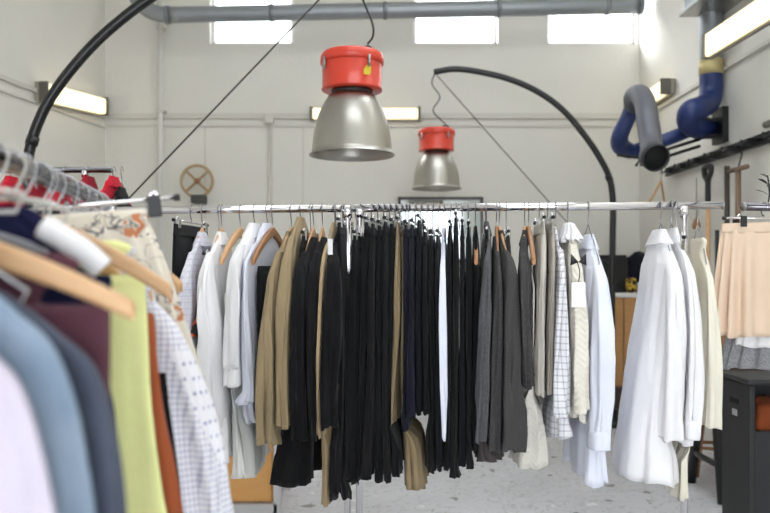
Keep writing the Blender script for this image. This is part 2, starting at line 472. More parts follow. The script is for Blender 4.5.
def g_trousers(t, m, W, T, zt, zh, Tb, lean, seed, Wb=None, fold=.004, wave=.004, hem=.0025, m2=None):
    L = zt-zh; Wb = Wb or W*1.0
    def cv(z): return spine(lean, (zt-z)/L)
    loft('waistband', [(zt, 0, 0, W, T*.4), (zt-.02, 0, 0, W*1.01+.001, T*.55), (zt-.042, 0, cv(zt-.042), W*1.02+.002, T*.8+.001)], m2 or m, t, seg=40, M=5, fold=0, wave=0, seed=seed, hem=0, crease=.001)
    for s in (-1, 1):
        rr = []
        for f, a, b in ((0, .5, .51), (.06, .5, .53), (.22, .52, .55), (.36, .54, .52), (.6, .56, .5), (.8, .58, .5), (1.0, .6, .5)):
            z = zt-.03-(L-.03)*f
            w = W+(Wb-W)*f
            rr.append((z, s*w*a, cv(z), w*b, (T*1.05+(Tb-T*1.05)*f**.8)*(.55 if f == 0 else .8 if f < .1 else 1)))
        loft('leg', rr, m, t, seg=40, M=30, fold=fold, wave=wave, seed=seed+3*s, hem=hem, cap=False, crease=.006)

def g_skirt(t, m, W, T, zt, zh, Wb, Tb, lean, seed, pleats=16, pl=.014, m2=None, band=.03):
    L = zt-zh
    def cv(z): return spine(lean, (zt-z)/L)
    loft('waistband', [(zt, 0, 0, W, T), (zt-band*.5, 0, 0, W+.001, T*1.05), (zt-band, 0, 0, W+.002, T*1.1)], m2 or m, t, seg=60, M=4, fold=.001, wave=0, seed=seed, hem=0, crease=.001)
    rng = random.Random(seed); ph = rng.uniform(0, 6); bm = BM(); seg = pleats*10; Mn = 26; rings = []
    for j in range(Mn+1):
        f = j/Mn; z = zt-band*.8-(L-band*.8)*f
        hu = W+(Wb-W)*f**.8; hv = T+(Tb-T)*f**.8; A = pl*min(1, .15+f*1.3)
        ring = []
        for i in range(seg):
            th = 2*PI*i/seg
            w = math.sin(pleats*th+ph+.35*math.sin(3*th+2*f)); w = math.copysign(abs(w)**.7, w)
            rr = A*w
            u = hu*sgnpow(math.cos(th), .75)+rr*math.cos(th); v = hv*sgnpow(math.sin(th), .75)+rr*math.sin(th)
            ring.append(bm.verts.new((u, cv(z)+v, z+f**4*(.006*math.sin(3*th+ph)+.003*math.sin(9*th)))))
        rings.append(ring)
    for j in range(Mn):
        for i in range(seg):
            k = (i+1) % seg
            bm.faces.new((rings[j][i], rings[j][k], rings[j+1][k], rings[j+1][i]))
    o = obj('skirt_panel', bm, m, t)
    sm = o.modifiers.new('cloth', 'SOLIDIFY'); sm.thickness = .002
    return o

# ================================================================== THE ROOM
WT = .25
BACK = 8.0
def lx(y): return -2.99-.163*(BACK-y)
def rx(y): return 2.72-.0093*(BACK-y)
CE = 5.3
Y0 = -3.0
bm = BM()
box(bm, (-5.4, Y0, -.12), (3.4, BACK+WT, 0))
m, t_, b_ = nt('concrete floor')
tc = N(t_, 'ShaderNodeTexCoord'); n1 = N(t_, 'ShaderNodeTexNoise', i={'Scale': 1.3, 'Detail': 8}); n2 = N(t_, 'ShaderNodeTexNoise', i={'Scale': 7.5, 'Detail': 3, 'Roughness': .4})
n3 = N(t_, 'ShaderNodeTexNoise', i={'Scale': 9, 'Detail': 8})
for n_ in (n1, n2, n3): ln(t_, tc.outputs['Object'], n_.inputs['Vector'])
c_ = mixc(t_, n1.outputs[0], lin((172, 172, 176)), lin((212, 212, 216)))
c_ = mixc(t_, mth(t_, 'MULTIPLY', mth(t_, 'GREATER_THAN', n2.outputs[0], .68), .75), c_, lin((96, 90, 84)))
c_ = mixc(t_, mth(t_, 'MULTIPLY', mth(t_, 'LESS_THAN', n2.outputs[0], .315), .6), c_, lin((228, 228, 230)))
c_ = mixc(t_, mth(t_, 'MULTIPLY', mth(t_, 'LESS_THAN', mth(t_, 'ABSOLUTE', mth(t_, 'SUBTRACT', n3.outputs[0], .5)), .012), .35), c_, lin((110, 104, 100)))
ln(t_, c_, b_.inputs['Base Color']); b_.inputs['Roughness'].default_value = .55
struct('floor', bm, m)

# back wall with three high windows
WIN = []
for (x0, x1, yb) in ((210, 293, 46.5), (413, 498, 43), (547, 637, 40.5)):
    WIN.append(((x0-CX)/F*BACK, (x1-CX)/F*BACK, H+(HY-44)/F*BACK))
ztopw = 4.75; zb = WIN[0][2]
bm = BM()
XL, XR = -3.3, 3.0
box(bm, (XL, BACK, 0), (XR, BACK+WT, zb)); box(bm, (XL, BACK, ztopw), (XR, BACK+WT, CE))
e = [XL]+[v for w in WIN for v in w[:2]]+[XR]
for i in range(0, 8, 2): box(bm, (e[i], BACK, zb), (e[i+1], BACK+WT, ztopw))
struct('wall_back', bm, wall_m)
gm, gt, gb = nt('window glass')
tr = N(gt, 'ShaderNodeBsdfTransparent'); gl = N(gt, 'ShaderNodeBsdfGlossy'); gl.inputs['Roughness'].default_value = .05
mx = N(gt, 'ShaderNodeMixShader'); mx.inputs[0].default_value = .06
ln(gt, tr.outputs[0], mx.inputs[1]); ln(gt, gl.outputs[0], mx.inputs[2]); ln(gt, mx.outputs[0], gt.nodes['Material Output'].inputs[0])
white_frame = mat('white window frame', (226, 226, 224), .5)
for i, (a, b, z) in enumerate(WIN):
    w = struct('window_%d' % (i+1), bx((a, BACK+.1, zb), (b, BACK+.106, ztopw)), gm)
    bm = BM(); f = .035
    for lo, hi in (((a, zb), (b, zb+f)), ((a, ztopw-f), (b, ztopw)), ((a, zb), (a+f, ztopw)), ((b-f, zb), (b, ztopw))):
        box(bm, (lo[0], BACK+.07, lo[1]), (hi[0], BACK+.13, hi[1]))
    obj('window_frame', bm, white_frame, w, False)
# side walls
def slab(p0, p1, z0, z1, th):
    bm = BM()
    d = Vector((p1[0]-p0[0], p1[1]-p0[1], 0)).normalized(); n = Vector((d.y, -d.x, 0))*th
    vs = []
    for z in (z0, z1):
        for q in ((p0, 0), (p1, 0), (p1, 1), (p0, 1)):
            vs.append(bm.verts.new((q[0][0]+n.x*q[1], q[0][1]+n.y*q[1], z)))
    for f in ((0, 1, 2, 3), (4, 5, 6, 7), (0, 1, 5, 4), (1, 2, 6, 5), (2, 3, 7, 6), (3, 0, 4, 7)): bm.faces.new([vs[i] for i in f])
    return bm
struct('wall_left', slab((lx(Y0), Y0), (lx(BACK), BACK), 0, CE, -.25), wall_m)
struct('wall_right', slab((rx(Y0), Y0), (rx(BACK), BACK), 0, CE, .25), wall_m)
# ceiling, front wall behind the camera; unseen roof and gate openings added for daylight
bm = BM()
SKY = ((-.9, 1.9, .2, 1.7), (-.6, 2.3, 3.6, 4.9))
xs0, xs1 = -5.4, 3.4
box(bm, (xs0, Y0-.2, CE), (xs1, SKY[0][2], CE+.2)); box(bm, (xs0, SKY[0][3], CE), (xs1, SKY[1][2], CE+.2)); box(bm, (xs0, SKY[1][3], CE), (xs1, BACK+WT, CE+.2))
for (x0, x1, y0, y1) in SKY:
    box(bm, (xs0, y0, CE), (x0, y1, CE+.2)); box(bm, (x1, y0, CE), (xs1, y1, CE+.2))
struct('ceiling', bm, wall_m)
bm = BM(); GX = (-1.7, 1.9, 3.0)
box(bm, (xs0, Y0-.2, 0), (GX[0], Y0, CE)); box(bm, (GX[1], Y0-.2, 0), (xs1, Y0, CE)); box(bm, (GX[0], Y0-.2, GX[2]), (GX[1], Y0, CE))
struct('wall_front', bm, wall_m)
# cable ledge round the room, wall seams
bm = BM(); zl = H+150/F*BACK
box(bm, (lx(BACK)+.02, BACK-.035, zl+.0), (rx(BACK), BACK, zl+.055)); box(bm, (lx(BACK)+.02, BACK-.02, zl-.085), (rx(BACK), BACK, zl-.065))
struct('trim_1', bm, trim_m)
def along(fn, y0, y1, z0, z1, th, side):
    bm = BM(); vs = []
    for z in (z0, z1):
        for (y, k) in ((y0, 0), (y1, 0), (y1, 1), (y0, 1)): vs.append(bm.verts.new((fn(y)+side*th*k, y, z)))
    for f in ((0, 1, 2, 3), (4, 5, 6, 7), (0, 1, 5, 4), (1, 2, 6, 5), (2, 3, 7, 6), (3, 0, 4, 7)): bm.faces.new([vs[i] for i in f])
    return bm
struct('trim_2', along(lx, 2, BACK-.04, zl, zl+.04, .03, 1), trim_m)
struct('trim_3', along(lx, 2, BACK-.04, zl-.1, zl-.08, .02, 1), trim_m)
struct('trim_4', along(rx, 3, BACK-.04, zl-.03, zl+.0, .025, -1), trim_m)
bm = BM()
for x in (102, 205, 272, 303, 700):
    xx = (x-CX)/F*BACK
    if x not in (102, 700): box(bm, (xx-.008, BACK-.006, .0), (xx+.008, BACK, zl-.09))
struct('trim_5', bm, trim_m)
struct('baseboard_back', bx((lx(BACK)+.02, BACK-.02, 0), (rx(BACK), BACK, .12)), mat('grey skirting', (130, 128, 124), .6))

# riser pipe on the back wall
bm = BM(); x = (160-CX)/F*7.9
tube(bm, [(x, 7.92, 0), (x, 7.92, 4.6)], .03, 14)
pp = tag(obj('riser_pipe', bm, mat('white pipe', (214, 213, 210), .45)), 'white vertical pipe running up the back wall near the left corner', 'pipe')
for z in (1.2, 2.2, 3.1, 4.0): obj('pipe_bracket', bx((x-.045, 7.88, z), (x+.045, 7.998, z+.03)), trim_m, pp, False)
bm = BM(); x2 = (270-CX)/F*BACK
tube(bm, [(x2, 7.97, 0.0), (x2, 7.97, zl)], .014, 10); tag(obj('conduit', bm, trim_m), 'thin painted conduit dropping from the ledge left of centre on the back wall', 'pipe')
bm = BM(); box(bm, (x2-.05, 7.93, zl-.06), (x2+.05, 7.965-.0, zl+.04), .01)
tag(obj('junction_box', bm, trim_m, None, False), 'small junction box on the back wall ledge above the thin conduit', 'junction box')
# high horizontal duct
dd = 7.55
t = thing('ventilation_duct', 'long grey round duct running high across the back wall windows', 'duct', P(400, 10, dd))
o0 = Vector(t.location)
def rel(p): return Vector(p)-o0
bm = BM(); pl = [P(132, -25, dd), P(134, -10, dd), P(141, 4, dd), P(154, 12.5, dd), P(170, 15, dd)]
tube(bm, [rel(p) for p in pl], .078, 18, 5)
obj('elbow', bm, galv, t)
bm = BM(); a, b = P(168, 15, dd), P(640, 5.5, dd); tube(bm, [rel(a+(b-a)*k/30) for k in range(31)], .08, 20); obj('duct_run', bm, galv, t)
for f in (.0, .22, .46, .7, .93, 1.0):
    p = a+(b-a)*f; q = (b-a).normalized()*.02; obj('joint_collar', tube(BM(), [rel(p-q), rel(p+q)], .09, 20), mat('duct collar', (128, 132, 138), .4, .6), t)
for f in (.1, .5, .9):
    p = a+(b-a)*f; obj('wall_bracket', tube(BM(), [rel(p+Vector((0, .04, .07))), rel(Vector((p.x, 7.99, p.z+.07)))], .012, 8), steel, t)

# fluorescent fittings
tubel = mat('fluorescent diffuser', (255, 238, 196), .4, emit=1.15)
def fitting(label, a, b, nrm, w=.14, dp=.1):
    a, b = Vector(a), Vector(b); t = thing('fluorescent_light', label, 'light', (a+b)/2, 0, 'wall fluorescent lights')
    c = (a+b)/2; d = (b-a).normalized(); n = Vector(nrm).normalized(); up = Vector((0, 0, 1)); L = (b-a).length
    M = Matrix((d, n, up)).transposed()
    bm = BM(); box(bm, (-L/2, .004, -w/2), (L/2, .045, w/2), .008, M); o = obj('housing', bm, mat('fitting housing', (150, 145, 132), .5), t, False)
    bm = BM(); box(bm, (-L/2+.02, .046, -w/2+.012), (L/2-.02, dp, w/2-.012), .025, M); obj('diffuser', bm, tubel, t, True)
    for s in (-1, 1):
        bm = BM(); box(bm, (s*(L/2-.012)-.014, .0455, -w/2), (s*(L/2-.012)+.014, dp+.012, w/2), .006, M)
        obj('end_clip', bm, mat('fitting clip', (96, 92, 84), .5), t, False)
yl0, yl1 = 6.05, 7.72   # along left wall
def lat(x, fn, yg=6.5):
    for _ in range(30): yg = fn(yg)*F/(x-CX)
    return yg
def left_pt(x, y):
    d = 2.99+1.304; k = (CX-x)/F; dd_ = d/(k+.163); return Vector((-k*dd_, dd_, H+(HY-y)/F*dd_))
def right_pt(x, y, off=0):
    k = (x-CX)/F; dd_ = (2.72-.0744-off)/(k-.0093); return Vector((k*dd_, dd_, H+(HY-y)/F*dd_))
fitting('wall fluorescent light on the left wall behind the black arch', left_pt(34, 92), left_pt(97, 107), (1, -.163, 0), .19, .12)
fitting('wall fluorescent light on the back wall behind the bigger pendant lamp', (P(311, 115, BACK)), P(420, 115, BACK), (0, -1, 0), .14)
a = right_pt(713, 47, .25); b = right_pt(770, 11, .25); b2 = a+(b-a)*1.6
fitting('long wall fluorescent light high on the right wall, nearest', a, b2, (-1, 0.0093, 0), .19, .075)
fitting('wall fluorescent light glowing on the right wall above the blue arm, farthest', right_pt(643, 108), right_pt(676, 86), (-1, .0093, 0), .15, .13)

# ------------------------------------------------------------------ pendant lamps on arched stands
red = mat('red enamel', (212, 62, 40), .38, 0, .08, 5, coat=.3)
alu = mat('spun aluminium', (176, 173, 166), .36, 1.0, .1, 3)
dark = mat('dark neck', (60, 56, 54), .5, .4)
def pendant(px, ytop, d, sc, label, sticker):
    o = P(px, ytop, d)            # centre of the lid top
    t = thing('pendant_lamp', label, 'lamp', o, 0, 'red topped industrial pendants')
    r = .168
    obj('lid', lathe(BM(), [(0, 0), (r*.5, .0), (r*.93, -.004), (r*1.0, -.012), (r*1.035, -.03), (r*1.035, -.062), (r*1.0, -.066), (r*.96, -.066)]), red, t)
    obj('housing', lathe(BM(), [(r*.97, -.060), (r*.97, -.195), (r*.99, -.2), (r*.99, -.207), (r*.6, -.21), (.1, -.208)]), red, t)
    bm = BM()
    for k in range(4):
        a = k*PI/2+.6; c = Vector((r*1.03*math.cos(a), r*1.03*math.sin(a), -.06)); tube(bm, [c+Vector((0, 0, .012)), c-Vector((0, 0, .05))], .008, 8)
    obj('latch', bm, steel, t)
    obj('neck', lathe(BM(), [(.1, -.205), (.112, -.21), (.112, -.228), (.105, -.232)]), dark, t)
    P_ = [(.105, -.226), (.125, -.235), (.145, -.26), (.168, -.305), (.19, -.36), (.206, -.42), (.214, -.48), (.219, -.53), (.224, -.553), (.234, -.557), (.234, -.562)]
    inner = [(x-.006, z) for x, z in P_[::-1][1:]]
    obj('reflector', lathe(BM(), P_+inner, 56), alu, t)
    obj('bulb', lathe(BM(), [(0, -.24), (.03, -.25), (.035, -.3), (.055, -.36), (.055, -.41), (.03, -.44), (0, -.45)], 20), mat('opal bulb', (235, 232, 225), .2), t)
    obj('hanging_eye', tube(BM(), [(.06, 0, 0), (.06, 0, .02), (.085, 0, .036), (.11, 0, .02), (.11, 0, 0)], .009, 8, 4), blackm, t)
    if sticker:
        bm = BM(); R = r*.985
        for (a0, a1, z0, z1) in ((-1.15, -.92, -.155, -.115), (-1.02, -.88, -.145, -.09)):
            q = [bm.verts.new((R*math.cos(a), R*math.sin(a), z)) for a, z in ((a0, z0), ((a0+a1)/2, z0), (a1, z0), (a1, z1), ((a0+a1)/2, z1+.012), (a0, z1-.015))]
            bm.faces.new(q)
        o_ = obj('sticker', bm, mat('yellow sticker', (214, 190, 52), .5), t, False); o_['label'] = 'yellow warning sticker'
        o_.modifiers.new('s', 'SOLIDIFY').thickness = .002
    return t, o
lamp1, o1 = pendant(352, 53, 4.1, 1, 'bigger, nearer red topped pendant lamp with aluminium bell shade', True)
lamp2, o2 = pendant(436.5, 129, 7.0, 1, 'smaller looking, farther red topped pendant lamp hanging under the right arch', False)

def arch(label, pts, d, tip, wire_to, lampo, cablepts, rot=0):
    w = [P(x, y, d) for x, y in pts]
    base = Vector((w[0].x, w[0].y, 0))
    t = thing('arched_lamp_stand', label, 'lamp stand', base, 0, 'arched lamp stands')
    path = [Vector((w[0].x, w[0].y, .06)), Vector((w[0].x, w[0].y, .6))]+w
    obj('arched_pole', tube(BM(), [p-base for p in path], .029, 14, 8), blackm, t)
    bm = BM(); lathe(bm, [(0, 0), (.19, 0), (.19, .05), (.18, .06), (.05, .065), (.05, .14), (0, .14)], 32); obj('base', bm, blackm, t)
    bm = BM(); c = w[3]-base; k = w[4]-w[3]; tube(bm, [c, c+k.normalized()*.05], .034, 14)
    obj('pole_joint', bm, blackm, t)
    e = P(wire_to[0], wire_to[1], d); tube_pts = [w[-1]-base, e-base]
    obj('guy_wire', tube(BM(), tube_pts, .005, 6), mat('guy wire', (70, 68, 66), .5, .5), t)
    cp = [P(x, y, d)-base for x, y in cablepts]
    obj('lamp_cable', tube(BM(), cp, .006, 7, 5), blackm, t)
    return t
arch('black arched lamp stand at right holding the farther pendant lamp', [(612, 300), (612.5, 240), (613, 205), (610, 180), (601, 160), (585, 136), (564, 111), (540, 93), (512, 80), (480, 72), (455, 69), (434, 72)], 7.0, None, (612, 273), o2, [(435, 73), (432, 84), (440, 97), (433, 110), (440, 119), (445.6, 123.6)])
arch('black arched lamp stand at left curving out of the top of the photo', [(24, 300), (25, 230), (27, 170), (31, 145), (38, 123), (50, 99), (70, 71), (95, 43), (122, 19), (152, -3), (205, -37), (262, -58), (320, -70), (378, -62)], 4.1, None, (24, 308), o1, [(376, -60), (366, -38), (361, -8), (372, 22), (373, 36), (367.6, 44)])

# ------------------------------------------------------------------ things on the back wall
t = thing('wooden_hoop', 'round wooden hoop with a cross of spokes hanging on the back wall', 'ornament', P(197, 181, 7.93))
bm = BM(); tube(bm, [(.165*math.cos(a*PI/24), 0, .165*math.sin(a*PI/24)) for a in range(49)], .015, 10, caps=False); obj('rim', bm, palew, t)
bm = BM()
for a in (.75, 2.4): tube(bm, [(.165*math.cos(a), 0, .165*math.sin(a)), (-.165*math.cos(a), 0, -.165*math.sin(a))], .014, 8)
obj('spoke', bm, palew, t)
obj('hub', lathe(BM(), [(0, -.02), (.03, -.02), (.03, .02), (0, .02)], 16), beech2, t).rotation_euler.x = PI/2
bm = BM(); c = P(198, 199, 7.86); box(bm, c+Vector((-.07, -.04, -.045)), c+Vector((.07, .13, .045)), .012)
tag(obj('wall_box', bm, mat('dark grey box', (62, 66, 60), .5), None, False), 'small dark grey box on the back wall just below the wooden wheel', 'box')
# framed mirror
t = thing('wall_mirror', 'thin framed mirror low on the back wall between the two pendant lamps and rail', 'mirror', P(440, 240, 7.95))
a, b = P(398, 197, 7.95)-t.location, P(483, 262, 7.95)-t.location
obj('glass', bx((a.x, .0, b.z), (b.x, .01, a.z)), mat('mirror glass', (196, 204, 206), .06, 1.0, .01), t, False)
bm = BM(); f = .03
for lo, hi in (((a.x, a.z-f), (b.x, a.z)), ((a.x, b.z), (b.x, b.z+f)), ((a.x, b.z), (a.x+f, a.z)), ((b.x-f, b.z), (b.x, a.z))):
    box(bm, (lo[0], -.02, lo[1]), (hi[0], .012, hi[1]))
obj('frame', bm, mat('dark frame', (74, 70, 68), .4), t, False)

# ------------------------------------------------------------------ blue extraction arm on the right wall
blue = mat('blue painted duct', (30, 48, 100), .4, 0, .12, 4)
hose = mat('grey flexible hose', (92, 94, 102), .5, .2, .1, 10)
D = 5.98
t = thing('extraction_arm', 'blue fume extraction arm with grey hose and open black mouth on the right wall', 'extraction arm', P(711, 130, D))
o0 = Vector(t.location); R_ = lambda p: Vector(p)-o0
dn = [P(711, -60, D), P(711, -10, D), P(711, 30, D), P(711, 76, D)]
bm = BM(); tube(bm, [R_(dn[0]+(dn[3]-dn[0])*k/40) for k in range(41)], .088, 22, ribs=0); obj('drop_duct', bm, galv, t)
bm = BM(); tube(bm, [R_(P(711, 60, D)), R_(P(711, 75, D))], .091, 22); obj('duct_collar', bm, mat('brass collar', (196, 182, 130), .4, .3), t)
bm = BM(); tube(bm, [R_(p) for p in (P(711, 74, D), P(711, 92, D), P(708, 103, D-.05), P(699, 108, D-.15), P(690, 112, D-.2), P(689, 122, D-.1), P(698, 128, D), P(706, 128, D+.1))], .089, 20, 6)
obj('blue_elbow', bm, blue, t)
bm = BM(); tube(bm, [R_(p) for p in (P(706, 124, D+.05), P(668, 139, D+.1), P(632, 152, D+.15))], .055, 18); obj('upper_arm', bm, blue, t)
bm = BM(); tube(bm, [R_(P(700, 139, D-.08)), R_(P(640, 158, D))], .013, 8); tube(bm, [R_(P(700, 146, D-.08)), R_(P(640, 165, D))], .013, 8); tube(bm, [R_(P(617, 155, D)), R_(P(640, 158, D)), R_(P(636, 166, D))], .012, 8)
obj('support_strut', bm, blackm, t)
bm = BM(); tube(bm, [R_(p) for p in (P(632, 152, D+.15), P(621, 146, D+.1), P(620, 136, D), P(628, 118, D-.05), P(635, 103, D-.1))], [.06, .075, .066, .06, .07], 20, 6)
obj('lower_arm', bm, blue, t)
hp = [P(634, 106, D-.1), P(634, 97, D-.2), P(640, 95, D-.4), P(645, 104, D-.6), P(648, 122, D-.75), P(651, 142, D-.85), P(653, 156, D-1.0)]
bm = BM(); cp = catmull([R_(p) for p in hp], 8); tube(bm, cp, .074, 22, caps=False, ribs=1); h_ = obj('flexible_hose', bm, hose, t)
h_.modifiers.new('s', 'SOLIDIFY').thickness = .004
e1, e0 = cp[-1], cp[-4]; dv = (e1-e0).normalized()*1.0
dv = Vector((.04, -.9, -.38)).normalized()
bm = BM(); tube(bm, [e1-dv*.02, e1+dv*.06], .092, 24, caps=False); o_ = obj('hood_mouth', bm, mat('dark rubber rim', (48, 49, 54), .5), t); o_.modifiers.new('s', 'SOLIDIFY').thickness = .008
bm = BM(); tube(bm, [e1+dv*.03, e1+dv*.038], .09, 24); obj('mouth_dark_disc', bm, mat('mouth shade black', (12, 12, 13), .8), t)  # solid black disc stands in for the shade inside the open mouth
bm = BM(); p0 = R_(P(724, 126, D)); xw = rx(D)-o0.x
box(bm, (xw-.05, p0.y-.1, p0.z-.14), (xw, p0.y+.1, p0.z+.14), .004); box(bm, (p0.x-.18, p0.y-.03, p0.z+.03), (xw-.03, p0.y+.03, p0.z+.06)); box(bm, (p0.x-.18, p0.y-.03, p0.z-.1), (xw-.03, p0.y+.03, p0.z-.07))
obj('mounting_bracket', bm, blackm, t, False)
a = R_(P(697, 5, 5.75))
obj('fan_casing', bx(a+Vector((0, -.3, .03)), a+Vector((.3, .25, .4)), .01), galv, t, False)
obj('casing_flange', bx(a+Vector((-.03, -.34, 0)), a+Vector((.32, .28, .03)), .004), steel, t, False)

# ------------------------------------------------------------------ tool rail on right wall
def rw(x, y, off=0): return right_pt(x, y, off)
zr = H+.91
t = thing('tool_rail', 'black slotted tool rail along the right wall', 'tool rail', (rx(6.2), 6.2, zr))
bm = BM(); box(bm, (-.05, -1.9, -.035), (-.03, .9, -.01)); box(bm, (-.05, -1.9, .015), (-.03, .9, .045)); box(bm, (-.03, -1.9, -.03), (-.012, .9, .04)); obj('track', bm, blackm, t, False)
for k in range(9):
    bm = BM(); y = .75-k*.31; box(bm, (-.1, y-.02, -.02), (-.045, y+.02, .03), .004); tube(bm, [(-.1, y, .0), (-.135, y, -.02), (-.135, y, .02)], .008, 6, 3)
    obj('tool_clip', bm, blackp, t, False)
obj('rail_lamp', tube(BM(), [(-.06, -1.9, .09), (-.06, -1.0, .09)], .025, 12), steel, t)
def tool(name, label, x, ytop, ybot, fn, off=.13, floor=False):
    top = rw(x, ytop, off); bot = Vector((top.x, top.y, H+(HY-ybot)/F*top.y if not floor else .052))
    t = thing(name, label, 'tool', (top.x, top.y, bot.z), 0, 'tools hanging on the right wall'); fn(t, top.z-bot.z); return t
def shovel(t, L):
    obj('shaft', tube(BM(), [(0, 0, .2), (0, 0, L-.28)], .018, 10), beech, t)
    obj('grip', tube(BM(), [(0, 0, L-.3), (0, 0, L-.12), (.0, -.05, L-.05), (0, -.05, L), (0, .06, L), (0, .06, L-.06), (0, 0, L-.12)], .022, 10, 4), blackp, t)
    bm = BM(); prism(bm, [(-.1, .25), (.1, .25), (.11, .05), (0, -.08), (-.11, .05)], -.006, .006); obj('blade', bm, steel, t, False)
def broom(t, L):
    obj('shaft', tube(BM(), [(0, 0, .08), (0, 0, L)], .02, 10), mat('dark stained wood', (58, 46, 40), .5), t)
    bm = BM(); box(bm, (-.04, -.16, .03), (.04, .16, .09), .008); h = obj('head', bm, beech2, t, False)
    bm = BM(); box(bm, (-.03, -.155, -.05), (.03, .155, .03)); obj('bristles', bm, blackm, h, False)
def rake(t, L):
    obj('shaft', tube(BM(), [(0, 0, .0), (0, 0, L)], .02, 10), dullw, t)
    obj('cross_handle', tube(BM(), [(0, -.14, L), (0, .14, L)], .018, 10), dullw, t)
    obj('hanging_cord', tube(BM(), [(0, 0, L), (.03, 0, L+.12)], .006, 6), blackm, t)
tool('shovel', 'shovel with black grip and wooden shaft hanging on the right wall', 708, 167, 330, shovel)
tool('broom', 'broom with dark shaft leaning on the right wall beside the shovel', 727, 166, 0, broom, floor=True)
tool('push_rake', 'wooden rake with cross handle hanging under the tool rail', 738, 169, 300, rake)
t = thing('pull_cord', 'pull cord with small wooden knob on the right wall left of the shovel', 'pull cord', rw(696.5, 223, .1)); L = (rw(696, 178, .1)-t.location).z
obj('cord', tube(BM(), [(0, 0, .03), (0, 0, L)], .004, 6), mat('cord grey', (110, 108, 104), .7), t)
obj('knob', lathe(BM(), [(0, -.05), (.03, -.05), (.036, -.02), (.02, .03), (.008, .045), (0, .045)], 16), beech2, t)
tool('yard_brush', 'blue headed brush hanging low on the right wall behind the peach skirt', 717, 230, 300, lambda t, L: (obj('handle', tube(BM(), [(0, 0, .1), (0, 0, L)], .016, 8), blackm, t), obj('brush_head', bx((-.05, -.12, -.06), (.05, .12, .12), .02), blue, t, False)))

# ------------------------------------------------------------------ counter, bags at right back
Dk = 7.25
a = P(566, 300, Dk); b = P(643, 300, Dk)
zt = H-(293-HY)/F*Dk
t = thing('counter', 'tall plywood counter with white rounded top at the back right', 'counter', ((a.x+b.x)/2, Dk+.33, 0)); wx = (b.x-a.x)/2
bm = BM(); box(bm, (-wx-.05, -.36, zt-.045), (wx+.05, .38, zt), .02); obj('worktop', bm, mat('white laminate', (236, 236, 234), .3), t, False)
n = 4
for k in range(n):
    x0 = -wx+2*wx*k/n
    o_ = obj('front_board', bx((x0+.006, -.33, .32), (x0+2*wx/n-.006, -.31, zt-.046), .003), ply, t, False)
obj('carcass', bx((-wx, -.309, .3), (wx, .36, zt-.0455)), wood('dull ply', (150, 116, 84), (134, 100, 70), 1), t, False)
obj('plinth', bx((-wx+.03, -.3, 0), (wx-.03, .36, .3)), mat('dark plinth', (74, 66, 60), .7), t, False)
def blob(name, label, cat, c, s, m, seed, sub=4, amp=.25, flat=.6):
    bm = BM(); bmesh.ops.create_cube(bm, size=2)
    bmesh.ops.subdivide_edges(bm, edges=bm.edges, cuts=7, use_grid_fill=True)
    for v in bm.verts:
        q = v.co.normalized(); p = v.co.lerp(q, flat)
        f = 1+amp*noise.noise(q*1.7+Vector((seed, 0, 0)))
        v.co = Vector((p.x*s[0]*f, p.y*s[1]*f, max(-s[2], p.z*s[2]*f)))
    return tag(obj(name, bm, m, None, True, c), label, cat)
cz = lambda s: zt+s
t = thing('printer', 'black box shaped machine on the white counter top beside the arch pole', 'machine', (P(614, 280, 7.5).x, 7.56, zt+.002))
obj('body', bx((-.18, -.17, 0), (.11, .17, .34), .02), blackp, t, False)
obj('lid', bx((-.17, -.15, .341), (.1, .15, .37), .012), blackm, t, False)
obj('paper_tray', bx((-.14, -.2, .06), (.08, -.171, .08), .004), blackm, t, False)
b1 = blob('bag', 'dark crumpled bag on the counter right of the black machine', 'bag', (P(641, 275, 7.5).x, 7.65, zt+.2), (.12, .12, .2), cloth('navy bag cloth', (30, 30, 42)), 3)
b2 = blob('bundle', 'bundle with yellow and black straps in front of the dark bag on the counter', 'bundle', (P(631, 282, 7.3).x, 7.3, zt+.075), (.045, .05, .075), cloth('yellow strap', (196, 160, 60), 'wildprint', (30, 30, 34)), 5)
b3 = blob('white_bag', 'folded white bag on the counter beside the white shirts', 'bag', (P(643, 286, 7.3).x, 7.31, zt+.055), (.055, .06, .055), cloth('white bag cloth', (236, 236, 236)), 6)
b4 = blob('backpack', 'black backpack on the counter left behind the hanging card tag', 'bag', (P(577, 275, 7.5).x, 7.5, zt+.14), (.14, .12, .14), cloth('black bag cloth', (20, 20, 22)), 8)
# tan display cabinet lower left
Dc = 4.45
a = P(170, 400, Dc); b = P(277, 400, Dc); zc = 1.12
t = thing('display_cabinet', 'orange wooden cabinet with pale grey metal edging behind the white shirts', 'cabinet', ((a.x+b.x)/2, Dc+.25, 0)); w = (b.x-a.x)/2
obj('carcass', bx((-w+.03, -.2, .05), (w-.03, .25, zc-.03)), ply, t, False)
bm = BM()
for s in (-1, 1):
    box(bm, (s*w-.02, -.25, 0), (s*w+.02, -.2, zc)); box(bm, (s*w-.02, .2, 0), (s*w+.02, .25, zc))
box(bm, (-w, -.25, 0), (w, -.205, .05)); box(bm, (-w, -.25, zc-.04), (w, -.205, zc))
obj('metal_edging', bm, mat('pale aluminium edging', (190, 190, 190), .4, .5), t, False)
obj('top', bx((-w-.02, -.25, zc), (w+.02, .25, zc+.03), .006), ply, t, False)
for x in (-.5, 0.02):
    obj('door', bx((x*w*1.8, -.215, .06), (x*w*1.8+w*.85, -.2, zc-.05), .003), wood('cabinet door', (216, 164, 96), (196, 142, 78), .9), t, False)

